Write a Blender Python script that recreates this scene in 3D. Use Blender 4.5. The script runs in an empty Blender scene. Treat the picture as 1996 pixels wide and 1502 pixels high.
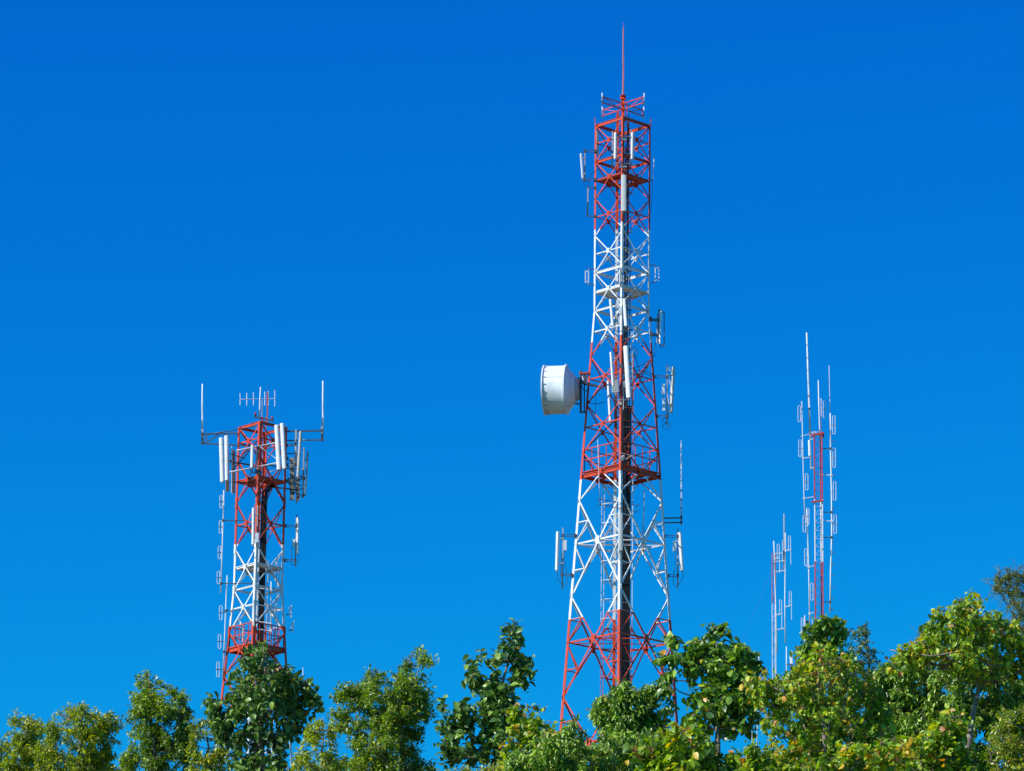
import bpy, math, random
import numpy as np
from mathutils import Vector, Matrix, noise

# ------------------------------------------------------------------ camera
F = 8400.0; W0, H0 = 1996.0, 1502.0
PITCH, ROLL = 15.3, 0.75
CAM = Vector((0, 0, 1.7))
scn = bpy.context.scene
cd = bpy.data.cameras.new('camera'); cam = bpy.data.objects.new('camera', cd)
scn.collection.objects.link(cam)
RM = Matrix.Rotation(math.radians(90 + PITCH), 3, 'X') @ Matrix.Rotation(math.radians(ROLL), 3, 'Z')
cam.matrix_world = Matrix.Translation(CAM) @ RM.to_4x4()
cd.sensor_fit = 'HORIZONTAL'; cd.sensor_width = 36; cd.lens = F / W0 * 36
cd.clip_start = 0.5; cd.clip_end = 6000
scn.camera = cam
# ------------------------------------------------------------------ light
SUN_AZ, SUN_EL = 64, 37          # degrees to the left of "behind the camera", elevation
a, e = math.radians(SUN_AZ), math.radians(SUN_EL)
TOSUN = Vector((-math.sin(a) * math.cos(e), -math.cos(a) * math.cos(e), math.sin(e)))
sl = bpy.data.lights.new('sun', 'SUN'); sl.energy = 5.0; sl.angle = math.radians(0.5); sl.color = (1, .955, .88)
so = bpy.data.objects.new('sun', sl); scn.collection.objects.link(so)
so.rotation_euler = TOSUN.to_track_quat('Z', 'Y').to_euler()
w = bpy.data.worlds.new('World'); scn.world = w; w.use_nodes = True
nt = w.node_tree; nt.nodes.clear()
sky = nt.nodes.new('ShaderNodeTexSky'); sky.sky_type = 'NISHITA'; sky.sun_disc = False
sky.sun_elevation = e; sky.sun_rotation = math.atan2(TOSUN.x, TOSUN.y)
sky.altitude = 300; sky.air_density = 1.0; sky.dust_density = 0.0; sky.ozone_density = 4.0
sep = nt.nodes.new('ShaderNodeSeparateColor'); com = nt.nodes.new('ShaderNodeCombineColor')
nt.links.new(sky.outputs[0], sep.inputs[0])
for i_, (k_, p_) in enumerate(((.0035, 3.0), (.366, 1.6), (2.18, .657))):      # deep polarised blue: per-channel response of the film
    pw = nt.nodes.new('ShaderNodeMath'); pw.operation = 'POWER'; pw.inputs[1].default_value = p_
    ml = nt.nodes.new('ShaderNodeMath'); ml.operation = 'MULTIPLY'; ml.inputs[1].default_value = k_
    nt.links.new(sep.outputs[i_], pw.inputs[0]); nt.links.new(pw.outputs[0], ml.inputs[0]); nt.links.new(ml.outputs[0], com.inputs[i_])
bg = nt.nodes.new('ShaderNodeBackground'); bg.inputs[1].default_value = 0.0975
wo = nt.nodes.new('ShaderNodeOutputWorld')
nt.links.new(com.outputs[0], bg.inputs[0]); nt.links.new(bg.outputs[0], wo.inputs[0])
vs = scn.view_settings; vs.view_transform = 'Standard'; vs.look = 'None'; vs.exposure = 0.3; vs.gamma = 1; vs.use_curve_mapping = False
scn.cycles.max_bounces = 6; scn.cycles.transparent_max_bounces = 4

# ------------------------------------------------------------------ helpers
def at(px, py, Y):
    d = RM @ Vector(((px - 998) / F, -(py - 751) / F, -1)); return CAM + d * (Y / d.y)
def row_z(X, Y, py):
    k = -(py - 751) / F
    r = RM.transposed(); p0 = r @ (Vector((X, Y, 0)) - CAM); dz = r @ Vector((0, 0, 1))
    # (p0.y + z dz.y) / -(p0.z + z dz.z) = k
    return (-k * p0.z - p0.y) / (dz.y + k * dz.z)
ORG = {}
def tag(o, label=None, cat=None, group=None, kind=None):
    if label: o['label'] = label
    if cat: o['category'] = cat
    if group: o['group'] = group
    if kind: o['kind'] = kind
    return o
def thing(name, loc, label, cat, group=None):
    o = bpy.data.objects.new(name, None); scn.collection.objects.link(o)
    o.location = loc; o.empty_display_size = .3; ORG[o] = Vector(loc)
    return tag(o, label, cat, group)
def link(name, me, mat, parent, org):
    if mat: me.materials.append(mat)
    o = bpy.data.objects.new(name, me); scn.collection.objects.link(o)
    if parent: o.parent = parent
    else: o.location = org
    ORG[o] = Vector(org)
    return o
def perp(d, up=None):
    d = d.normalized()
    u = Vector(up) if up is not None else (Vector((0, 0, 1)) if abs(d.z) < .9 else Vector((0, 1, 0)))
    s = d.cross(u).normalized(); return s, s.cross(d).normalized()
class MB:
    def __init__(s): s.v = []; s.f = []
    def prism(s, secs, caps=True):
        n = len(secs[0]); b = len(s.v)
        for c in secs: s.v += [tuple(p) for p in c]
        for i in range(len(secs) - 1):
            for j in range(n):
                k = (j + 1) % n; s.f.append((b + i*n + j, b + i*n + k, b + (i+1)*n + k, b + (i+1)*n + j))
        if caps:
            s.f.append(tuple(b + j for j in reversed(range(n)))); m = b + (len(secs) - 1) * n
            s.f.append(tuple(m + j for j in range(n)))
        return s
    def bar(s, p, q, w, h=None, up=None):
        h = h or w; p, q = Vector(p), Vector(q); x, y = perp(q - p, up)
        r = [x*a*w/2 + y*c*h/2 for a, c in ((-1,-1),(1,-1),(1,1),(-1,1))]
        return s.prism([[p + o for o in r], [q + o for o in r]])
    def lbar(s, p, q, w, n, t=.014):
        p, q = Vector(p), Vector(q); d = (q - p).normalized(); n = Vector(n); n = (n - d*n.dot(d)).normalized(); a = d.cross(n)
        r = [a*0, a*w, a*w - n*t, a*t - n*t, a*t - n*w*.55, -n*w*.55]
        return s.prism([[p + o for o in r], [q + o for o in r]])
    def tube(s, pts, r, n=8, caps=True):
        pts = [Vector(p) for p in pts]; R = r if isinstance(r, (list, tuple)) else [r] * len(pts); secs = []
        px = None
        for i, p in enumerate(pts):
            d = (pts[min(i+1, len(pts)-1)] - pts[max(i-1, 0)])
            if d.length < 1e-9: d = Vector((0,0,1))
            d.normalize()
            if px is None: x, y = perp(d)
            else:
                x = (px - d*px.dot(d)); x = x.normalized() if x.length > 1e-6 else perp(d)[0]; y = d.cross(x)
            px = x
            secs.append([p + x*math.cos(k*2*math.pi/n)*R[i] + y*math.sin(k*2*math.pi/n)*R[i] for k in range(n)])
        return s.prism(secs, caps)
    def poly(s, pts, th, nrm=(0,0,1)):
        nrm = Vector(nrm); return s.prism([[Vector(p) for p in pts], [Vector(p) + nrm*th for p in pts]])
    def build(s, name, mat, parent=None, org=None, smooth=False, label=None):
        if org is None: org = ORG[parent] if parent else Vector(s.v[0])
        me = bpy.data.meshes.new(name); ox, oy, oz = org
        me.from_pydata([(x-ox, y-oy, z-oz) for x, y, z in s.v], [], s.f); me.update()
        if smooth: me.polygons.foreach_set('use_smooth', [True]*len(me.polygons))
        o = link(name, me, mat, parent, org)
        if label: o['label'] = label
        return o
def curve(pts, n=6):
    pts = [Vector(p) for p in pts]; P = [pts[0]] + pts + [pts[-1]]; out = []
    for i in range(len(pts) - 1):
        for k in range(n):
            t = k / n; a, b, c, d = P[i], P[i+1], P[i+2], P[i+3]
            out.append(.5*((2*b) + (c-a)*t + (2*a-5*b+4*c-d)*t*t + (3*b-a-3*c+d)*t**3))
    return out + [pts[-1]]

# ------------------------------------------------------------------ materials
def principled(name):
    m = bpy.data.materials.new(name); m.use_nodes = True; return m, m.node_tree, m.node_tree.nodes['Principled BSDF']
def metal(name, col, rough=.5, met=0.0, var=.25, scale=3.0, spec=.4):
    m, t, b = principled(name); N = t.nodes
    tc = N.new('ShaderNodeTexCoord'); nz = N.new('ShaderNodeTexNoise'); nz.inputs['Scale'].default_value = scale; nz.inputs['Detail'].default_value = 6
    cr = N.new('ShaderNodeValToRGB'); cr.color_ramp.elements[0].position = .35; cr.color_ramp.elements[1].position = .65
    cr.color_ramp.elements[0].color = [c*(1-var) for c in col] + [1]; cr.color_ramp.elements[1].color = list(col) + [1]
    t.links.new(tc.outputs['Object'], nz.inputs['Vector']); t.links.new(nz.outputs['Fac'], cr.inputs[0]); t.links.new(cr.outputs[0], b.inputs['Base Color'])
    b.inputs['Roughness'].default_value = rough; b.inputs['Metallic'].default_value = met; b.inputs['Specular IOR Level'].default_value = spec
    return m
RED, WHITE = (.58, .058, .021), (.76, .77, .79)
def tower_paint(name, bands, red=RED):
    """bands: list of (z below which it is X) from the bottom up -> warm red / white paint by height."""
    m, t, b = principled(name); N = t.nodes; L = t.links
    tc = N.new('ShaderNodeTexCoord'); sp = N.new('ShaderNodeSeparateXYZ'); L.new(tc.outputs['Object'], sp.inputs[0])
    top = bands[-1][0] + 5
    dv = N.new('ShaderNodeMath'); dv.operation = 'DIVIDE'; dv.inputs[1].default_value = top; L.new(sp.outputs['Z'], dv.inputs[0])
    cr = N.new('ShaderNodeValToRGB'); cr.color_ramp.interpolation = 'CONSTANT'; el = cr.color_ramp.elements
    cols = {'r': list(red) + [1], 'w': list(WHITE) + [1]}
    el[0].position = 0; el[0].color = cols[bands[0][1]]; el.remove(el[1])
    for i in range(1, len(bands)):
        n = el.new(bands[i-1][0] / top); n.color = cols[bands[i][1]]
    L.new(dv.outputs[0], cr.inputs[0])
    nz = N.new('ShaderNodeTexNoise'); nz.inputs['Scale'].default_value = 2.2; nz.inputs['Detail'].default_value = 8; nz.inputs['Roughness'].default_value = .7
    L.new(tc.outputs['Object'], nz.inputs['Vector'])
    mr = N.new('ShaderNodeMapRange'); mr.inputs[1].default_value = .35; mr.inputs[2].default_value = .7; mr.inputs[3].default_value = .72; mr.inputs[4].default_value = 1.1
    L.new(nz.outputs['Fac'], mr.inputs[0])
    mx = N.new('ShaderNodeVectorMath'); mx.operation = 'SCALE'; L.new(cr.outputs[0], mx.inputs[0]); L.new(mr.outputs[0], mx.inputs['Scale'])
    n2 = N.new('ShaderNodeTexNoise'); n2.inputs['Scale'].default_value = 5.5; n2.inputs['Detail'].default_value = 9; n2.inputs['Roughness'].default_value = .75
    mp = N.new('ShaderNodeMapping'); mp.inputs['Scale'].default_value = (1, 1, .35); L.new(tc.outputs['Object'], mp.inputs[0]); L.new(mp.outputs[0], n2.inputs['Vector'])
    m2 = N.new('ShaderNodeMapRange'); m2.inputs[1].default_value = .58; m2.inputs[2].default_value = .68; m2.inputs[4].default_value = .6; L.new(n2.outputs['Fac'], m2.inputs[0])
    mc = N.new('ShaderNodeMixRGB'); mc.inputs[2].default_value = (.16, .07, .04, 1); L.new(m2.outputs[0], mc.inputs[0]); L.new(mx.outputs[0], mc.inputs[1])
    L.new(mc.outputs[0], b.inputs['Base Color']); b.inputs['Roughness'].default_value = .45; b.inputs['Specular IOR Level'].default_value = .35
    return m
GALV = metal('galvanised_steel', (.42, .44, .46), .45, .35, .3, 6)
DARKST = metal('dark_steel', (.10, .105, .12), .55, .2, .3, 6)
WHITEP = metal('white_radome', (.76, .77, .80), .42, 0, .16, 1.3)
GREYP = metal('grey_radome', (.50, .53, .54), .5, 0, .1, 2)
OLIVEP = metal('olive_backplate', (.34, .33, .26), .55, 0, .2, 3)
BROWNP = metal('brown_backplate', (.30, .20, .15), .6, 0, .2, 3)
PALEM = metal('pale_aluminium', (.74, .76, .80), .4, .1, .12, 5)
CABLE = metal('black_cable', (.012, .012, .014), .5, 0, .3, 8)
REDP = metal('red_paint', RED, .45, 0, .25, 3)
LAMP = metal('red_glass', (.55, .02, .04), .15, 0, .1, 4, .6)
BARK = metal('bark', (.27, .225, .19), .9, 0, .55, 9, .2)
BARKD = metal('dark_bark', (.10, .08, .065), .9, 0, .5, 9, .2)

# ------------------------------------------------------------------ ground
def ground_z(x, y):
    def ss(a, b, t): t = min(1, max(0, (t-a)/(b-a))); return t*t*(3-2*t)
    z = 5.5*ss(45, 105, y) + 31.0*ss(95, 215, y) + 5*ss(215, 340, y)
    z += .5*noise.noise(Vector((x*.03, y*.03, 3)))*min(1, max(0, y/80))*2
    z -= 14*ss(60, 260, abs(x)) * ss(40, 120, y)
    z -= 25*ss(340, 700, y)
    return z
xs = sorted(set([i*6 for i in range(-25, 26)] + [s*k for s in (-1, 1) for k in (180, 230, 300, 400, 600, 900, 1500, 2500)]))
ys = sorted(set([i*6 for i in range(-5, 70)] + [-2500, -900, -300, -120, 480, 560, 700, 1000, 1500, 2500]))
g = MB()
for y in ys:
    for x in xs: g.v.append((x, y, ground_z(x, y)))
nx = len(xs)
for j in range(len(ys)-1):
    for i in range(nx-1): g.f.append((j*nx+i, j*nx+i+1, (j+1)*nx+i+1, (j+1)*nx+i))
GM, t, b = principled('hill_grass')
nz = t.nodes.new('ShaderNodeTexNoise'); nz.inputs['Scale'].default_value = .4; nz.inputs['Detail'].default_value = 12
tc = t.nodes.new('ShaderNodeTexCoord'); t.links.new(tc.outputs['Object'], nz.inputs['Vector'])
cr = t.nodes.new('ShaderNodeValToRGB'); cr.color_ramp.elements[0].color = (.05, .065, .025, 1); cr.color_ramp.elements[1].color = (.12, .10, .05, 1)
cr.color_ramp.elements[0].position = .35; cr.color_ramp.elements[1].position = .7
t.links.new(nz.outputs['Fac'], cr.inputs[0]); t.links.new(cr.outputs[0], b.inputs['Base Color']); b.inputs['Roughness'].default_value = .95
tag(g.build('ground', GM, None, (0, 0, 0), smooth=True), kind='structure')

# ------------------------------------------------------------------ lattice towers
class Tower:
    def __init__(s, name, label, axis_px, Y, delta, rows, widths, bands, spec):
        """rows: pixel rows read at the side legs; widths: [(row, px width between side legs)]"""
        p = at(axis_px[0], axis_px[1], Y); s.X, s.Y = p.x, p.y; s.name = name
        s.base = ground_z(s.X, s.Y) - .3
        s.z = lambda row: row_z(s.X, s.Y, row)
        s.hd = []                                   # half diagonal against height
        for row, wpx in widths:
            z = s.z(row); dep = -(RM.transposed() @ (Vector((s.X, s.Y, z)) - CAM)).z
            s.hd.append((z, wpx/2*dep/F))
        s.hd.sort()
        v = Vector((-s.X, -s.Y, 0)).normalized()
        s.dirs = [Matrix.Rotation(math.radians(-delta - 90*k), 3, 'Z') @ v for k in range(4)]   # near, left, far, right
        s.root = thing(name, (s.X, s.Y, s.base), label, 'tower', 'red and white lattice towers')
        bb = [(s.z(r) - s.base if r else 99, c) for r, c in bands]
        s.paint = tower_paint(name + '_paint', bb)
    def half(s, z):
        h = s.hd
        if z <= h[0][0]: (z0, a), (z1, b) = h[0], h[1]
        elif z >= h[-1][0]: return h[-1][1]
        else:
            for i in range(len(h)-1):
                if h[i][0] <= z <= h[i+1][0]: (z0, a), (z1, b) = h[i], h[i+1]; break
        return a + (b-a)*(z-z0)/(z1-z0)
    def c(s, k, z, f=1.0): return Vector((s.X, s.Y, z)) + s.dirs[k % 4] * s.half(z) * f
    def p(s, u, vv, z):   # local: u right in the image, v away from the camera
        v = Vector((-s.X, -s.Y, 0)).normalized(); r = Vector((-v.y, v.x, 0)); 
        return Vector((s.X, s.Y, z)) + r*u - v*vv
    def leg(s, k, zs, fl):
        m = MB(); a = (s.dirs[(k+1) % 4] - s.dirs[k]).normalized(); b = (s.dirs[(k-1) % 4] - s.dirs[k]).normalized(); t = .018
        secs = []
        for z in zs:
            c = s.c(k, z); f = fl(z)
            secs.append([c, c + a*f, c + a*f + b*t, c + a*t + b*t, c + b*f + a*t, c + b*f])
        m.prism(secs); m.build('leg', s.paint, s.root)
    def face(s, k, z0, z1, w, gus, sub=False, ring=None, ringw=.1, legplate=False):
        A0, A1, B0, B1 = s.c(k, z0), s.c(k, z1), s.c(k+1, z0), s.c(k+1, z1)
        n = (s.dirs[k % 4] + s.dirs[(k+1) % 4]).normalized(); ins = -n*.02
        m = MB()
        m.lbar(A0+ins, B1+ins, w, n); m.lbar(B0+ins*2.2, A1+ins*2.2, w, n)
        w0, w1 = (B0-A0).length, (B1-A1).length; tt = w0/(w0+w1); zm = z0 + (z1-z0)*tt
        P, Q = s.c(k, zm), s.c(k+1, zm); m.lbar(P+ins*3.4, Q+ins*3.4, w, n); mid = (P+Q)/2
        if sub:
            for E, S, zz in ((A0, P, z0), (A1, P, z1), (B0, Q, z0), (B1, Q, z1)):
                h = (E+mid)/2; kk = k if S is P else k+1
                m.bar(h+ins*2, s.c(kk, h.z)+ins*2, w*.6); m.bar(h+ins*2, S+ins*2, w*.6)
        o = m.build('cross_brace', s.paint, s.root)
        g = MB(); d = (Q-P).normalized(); up = Vector((0,0,1))
        q = [mid + n*.012 + d*x*gus[0] + up*y*gus[1] for x, y in ((-.5,-.32),(-.32,-.5),(.32,-.5),(.5,-.32),(.5,.32),(.32,.5),(-.32,.5),(-.5,.32))]
        g.poly(q, -.02, n)
        for x in (-.25, .25):
            for y in (-.3, 0, .3):
                c = mid + n*.012 + d*x*gus[0] + up*y*gus[1]; g.bar(c, c+n*.02, .028)
        g.build('gusset_plate', s.paint, o)
        if legplate:
            for kk, c, dd in ((k, A0, d), (k+1, B0, -d)):
                g = MB(); g.poly([c+n*.014+dd*x+up*y for x, y in ((.0,-.3),(.12,-.22),(.17,0),(.12,.22),(.0,.3))], .014, n); g.build('gusset_plate', s.paint, o)
        return zm
    def ring(s, z, h, t=.07, name='ring_beam'):
        for k in range(4):
            n = (s.dirs[k % 4] + s.dirs[(k+1) % 4]).normalized()
            d = (s.c(k+1, z) - s.c(k, z)).normalized(); m = MB()
            A, B = s.c(k, z)-n*.05+d*.03, s.c(k+1, z)-n*.05-d*.03
            m.bar(A-n*t/2, B-n*t/2, .012, h, (0,0,1)); m.bar(A+Vector((0,0,h/2))-n*t/2, B+Vector((0,0,h/2))-n*t/2, .012, t, n)
            m.bar(A-Vector((0,0,h/2))-n*t/2, B-Vector((0,0,h/2))-n*t/2, .012, t, n)
            m.build(name, s.paint, s.root)
    def deck(s, z, hole=.4, th=.04, mat=None):
        m = MB()
        for k in range(4):
            o0, o1, i0, i1 = s.c(k, z, .97), s.c(k+1, z, .97), s.c(k, z, hole), s.c(k+1, z, hole)
            m.poly([o0, o1, i1, i0], th)
        for k in range(4):
            m.bar(s.c(k, z, hole)-Vector((0,0,.03)), s.c(k+1, z, hole)-Vector((0,0,.03)), .05)
        return m.build('platform_deck', mat or s.paint, s.root)
    def railing(s, z, h, f=.9, gaps=()):
        for k in range(4):
            m = MB(); a, b = s.c(k, z, f), s.c(k+1, z, f); N = 5
            for i in range(N+1):
                p = a.lerp(b, i/N); m.bar(p, p+Vector((0,0,h)), .045)
            for hh in (h, h*.52): m.bar(a+Vector((0,0,hh)), b+Vector((0,0,hh)), .045)
            m.build('guard_rail', s.paint, s.root)

def zlist(T, rows): return [T.z(r) for r in rows]
# main tower
MROWS = [245, 316, 388, 460, 532, 606, 696, 790, 883, 976, 1163, 1360]
M = Tower('lattice_tower', 'tallest red and white lattice tower with drum dish on its left side', (1214, 245), 214, 0,
          MROWS, [(245, 109), (606, 109.5), (1412, 231)],
          [(1209, 'r'), (939, 'w'), (679, 'r'), (460, 'w'), (None, 'r')], None)
mz = zlist(M, MROWS); zl = mz[-1]; big = mz[-2] - mz[-1]
extra = [zl - big*1.05, zl - big*2.15]
mz_all = mz + [z for z in extra if z > M.base + .5] + [M.base]
kink = M.z(606)
def fl_main(z): return .115 if z > kink else .115 + (kink - z)/(kink - M.base)*.075
for k in range(4): M.leg(k, [M.base, M.z(1412), M.z(1000), kink, mz[0]+.06], fl_main)
for i in range(len(mz_all)-1):
    z1, z0 = mz_all[i], mz_all[i+1]; lower = i >= 9
    w = .055 if i < 5 else (.065 if not lower else .085)
    for k in range(4):
        zm = M.face(k, z0, z1, w, (.21, .26) if not lower else (.28, .44), sub=lower)
    if lower:
        m = MB(); mids = [(M.c(k, zm)+M.c(k+1, zm))/2 for k in range(4)]
        for k in range(4): m.bar(mids[k], mids[(k+1) % 4], .05)
        for k in range(4): m.bar(M.c(k, zm), mids[(k+1) % 4].lerp(mids[(k+2) % 4], .5), .04)
        m.build('plan_brace', M.paint, M.root)
M.ring(mz[0], .16); M.ring(mz[1], .13); M.ring(mz[4], .13); M.ring(mz[5], .1)
M.ring(M.z(352), .09); M.ring(M.z(571), .09)
M.deck(M.z(353), .5); M.deck(M.z(572), .5)
zp = M.z(933); M.ring(zp+.10, .17, .1, 'platform_beam'); M.deck(zp+.30, .64, .04)
M.railing(zp+.34, 1.2, .9)
m = MB()
for k in range(4):
    for f in (.35, .65):
        m.bar(M.c(k, zp+.1, .95).lerp(M.c(k+1, zp+.1, .95), f), M.c(k, zp+.1, .5).lerp(M.c(k+1, zp+.1, .5), f), .06)
m.build('platform_joist', M.paint, M.root)
# corner posts, top mast with lightning rod
for k in (1, 3):
    MB().tube([M.c(k, mz[0]), M.c(k, mz[0]) + Vector((0,0,.45))], .022).build('corner_post', M.paint, M.root)
ax = M.p(0, 0, 0); ztop = M.z(190)
MB().tube([(ax.x, ax.y, mz[1]), (ax.x, ax.y, ztop)], .085, 12).build('top_mast', M.paint, M.root, smooth=True)
o = MB().tube([(ax.x, ax.y, ztop-.1), (ax.x, ax.y, ztop+.12)], .15, 12).build('mast_collar', M.paint, M.root)
m = MB().tube([(ax.x, ax.y, ztop+.1), (ax.x, ax.y, M.z(100)), (ax.x, ax.y, M.z(53))], [.045, .038, .03], 8); m.tube([(ax.x, ax.y, M.z(53)), (ax.x, ax.y, M.z(44))], .009, 5)
m.build('lightning_rod', metal('faded_red_paint', (.62, .16, .14), .5, 0, .2, 3), M.root)
# inner column, cable ladder, feeders, climbing ladder
def sx(T, px, row=900):    # metres right of the axis for a pixel offset from the axis
    return px*(-(RM.transposed() @ (Vector((T.X, T.Y, T.z(row))) - CAM)).z)/F
zt, zb = M.z(222), M.base
m = MB(); m.bar(M.p(-.28, -.05, zb), M.p(-.28, -.05, M.z(220)), .06, .14, (1,0,0)); m.bar(M.p(-.21, .0, zb), M.p(-.21, .0, M.z(220)), .02, .12, (0,1,0)); m.build('cable_ladder_rail', M.paint, M.root)
m = MB(); m.bar(M.p(.30, .3, zb), M.p(.30, .3, M.z(232)), .05, .08, (1,0,0)); m.build('cable_ladder_rail', M.paint, M.root)
m = MB(); z = zb+.5
while z < M.z(235): m.bar(M.p(-.25, .2, z), M.p(.3, .3, z), .035); z += .42
m.build('ladder_rung', M.paint, M.root)
rnd = random.Random(4)
m = MB()
for i in range(12):
    u = .03 + i*.043; v = .02 + .03*(i % 2)
    top = 790 if i % 3 else 470
    pts = [M.p(u + rnd.uniform(-.01, .01), v + rnd.uniform(-.01, .01), zz) for zz in np.linspace(zb, M.z(top), 14)]
    m.tube(pts, .026, 6)
for i in range(5):
    pts = [M.p(.12+i*.045 + rnd.uniform(-.02, .02), .1 + rnd.uniform(-.02, .02), zz) for zz in np.linspace(M.z(800), M.z(300-20*i), 16)]
    m.tube(pts, .020, 5)
m.build('feeder_cables', CABLE, M.root)
m = MB(); r5 = random.Random(21)
for row in range(262, 900, 16):
    z = M.z(row + r5.uniform(-5, 5)); u = r5.uniform(-.25, .3)
    pts = [M.p(u, -.1, z), M.p(u + r5.uniform(-.25, .25), -.25 + r5.uniform(-.1, .1), z - r5.uniform(.15, .4)), M.p(r5.uniform(0, .35), -.05, z - r5.uniform(.3, .8))]
    MB().tube(curve(pts, 4), .014, 5).build('jumper_cable', CABLE, M.root)
for row in range(300, 1200, 38):
    z = M.z(row); MB().bar(M.p(.0, .0, z), M.p(.55, .0, z), .05).build('cable_clip', DARKST, M.root)
def caged_ladder(T, u, v, z0, z1, mat, side=-1, w=.4, hoop=True):
    m = MB()
    for a in (0, w): m.bar(T.p(u, v+a, z0), T.p(u, v+a, z1), .035)
    z = z0
    while z < z1: m.bar(T.p(u, v, z), T.p(u, v+w, z), .02); z += .3
    o = m.build('climbing_ladder', mat, T.root)
    if hoop:
        z = z0+.5
        while z < z1:
            h = MB().tube([T.p(u + side*.62*math.sin(t), v+w/2 - .38*math.cos(t), z) for t in np.linspace(0, math.pi, 9)], .022, 5); h.build('cage_hoop', mat, o); z += 1.0
        h = MB()
        for t in (.9, 1.57, 2.2): h.bar(T.p(u + side*.62*math.sin(t), v+w/2 - .38*math.cos(t), z0), T.p(u + side*.62*math.sin(t), v+w/2 - .38*math.cos(t), z1), .025)
        h.build('cage_strip', mat, o)
caged_ladder(M, -.34, .25, zb+1, M.z(940), M.paint)
caged_ladder(M, .62, -.1, zb+1, M.z(690), M.paint, 1, .35, False)

# top outrigger frames + small dipoles
def short_dipole(T, P, h, r, label):
    d = thing('dipole_antenna', P - Vector((0,0,h/2)), label, 'antenna', 'small dipoles on the tower top arms')
    MB().tube([P - Vector((0,0,h/2)), P + Vector((0,0,h/2))], r, 8).build('radome', PALEM, d, smooth=True)
    MB().bar(P - Vector((0,0,.12)), P + Vector((0,0,.12)), .06).build('clamp', GALV, d)
names = ['near right', 'near left', 'rear left', 'rear right']
zc = M.z(207)
for k, lab in ((0, 'white stub antenna on the upper right outrigger at the very top of the tall tower'), (1, 'white stub antenna on the upper left outrigger at the very top of the tall tower'),
               (2, 'white stub antenna on the lower left outrigger below the lightning rod'), (3, 'white stub antenna on the lower right outrigger below the lightning rod')):
    ang = math.radians((45, -45, -135, 135)[k]); L = 1.52
    dirv = (M.p(math.sin(ang), -math.cos(ang), 0) - M.p(0, 0, 0))
    A = Vector((ax.x, ax.y, zc)); tip = A + dirv*L; u = Vector((0,0,.16)); m = MB()
    m.bar(A+u, tip+u, .045); m.bar(A-u, tip-u, .045); m.bar(tip*.94+A*.06+u, tip*.94+A*.06-u, .04); m.bar(A*.7+tip*.3-u, tip*.92+A*.08+u, .03)
    m.bar(A+dirv*.3+u, A+dirv*.3-u*4, .035)
    m.build('outrigger', M.paint, M.root)
    short_dipole(M, tip + dirv*.03 + u*.2, .66, .03, lab)

# left tower
LROWS = [834, 896, 981, 1070, 1150, 1232, 1318]
Lt = Tower('lattice_tower', 'shorter red and white lattice tower on the left, crowned with panel antennas', (512, 834), 224, 7,
           LROWS, [(834, 97), (1149, 98), (1318, 127)],
           [(1402, 'r'), (1403, 'w'), (1234, 'r'), (1070, 'w'), (None, 'r')], None)
# below the frame's red band the legs turn white again
Lt.paint = tower_paint('left_tower_paint', [(Lt.z(1405)-Lt.base, 'w'), (Lt.z(1234)-Lt.base, 'r'), (Lt.z(1070)-Lt.base, 'w'), (99, 'r')])
lz = zlist(Lt, LROWS); st = lz[-2]-lz[-1]
while lz[-1] - st*1.1 > Lt.base + .8: lz.append(lz[-1]-st*1.1)
lz.append(Lt.base)
for k in range(4): Lt.leg(k, [Lt.base, Lt.z(1318), Lt.z(1149), lz[0]+.05], lambda z: .14)
for i in range(len(lz)-1):
    for k in range(4): Lt.face(k, lz[i+1], lz[i], .07, (.22, .30), legplate=True)
Lt.ring(lz[0], .14); Lt.ring(Lt.z(1150), .08)
Lt.ring(Lt.z(940), .12); Lt.deck(Lt.z(942), .35); Lt.deck(Lt.z(1107), .4)
zq = Lt.z(1272); Lt.ring(zq+.1, .2, .1, 'platform_beam'); Lt.deck(zq+.22, .5, .05); Lt.railing(zq+.27, 1.1, .9)
m = MB(); m.bar(Lt.p(-.05, 0, Lt.base), Lt.p(-.05, 0, Lt.z(812)), .05, .1, (1,0,0)); m.build('cable_ladder_rail', Lt.paint, Lt.root)
m = MB(); m.bar(Lt.p(.16, .05, Lt.base), Lt.p(.16, .05, Lt.z(812)), .045); m.build('cable_ladder_rail', Lt.paint, Lt.root)
m = MB(); z = Lt.base+.5
while z < Lt.z(820): m.bar(Lt.p(-.05, 0, z), Lt.p(.16, .05, z), .03); z += .35
m.build('ladder_rung', Lt.paint, Lt.root)
m = MB()
for i in range(9):
    u = .12 + i*.036
    zz = Lt.z(975 + rnd.uniform(-8, 8)); end = Lt.p(.9 + rnd.uniform(-.1, .3), .25, Lt.z(940)+.1)
    pts = [Lt.p(u - .06 + rnd.uniform(-.008, .008), -.12 + .02*(i % 2), a) for a in np.linspace(Lt.base, zz, 12)] + [Lt.p(u+.08, .0, Lt.z(955)), Lt.p(u+.3, .15, Lt.z(946)), end]
    m.tube(curve(pts, 3), .024, 6)
m.build('feeder_cables', CABLE, Lt.root)
caged_ladder(Lt, .5, .3, Lt.base+1, Lt.z(1090), Lt.paint, 1, .35, True)

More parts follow.
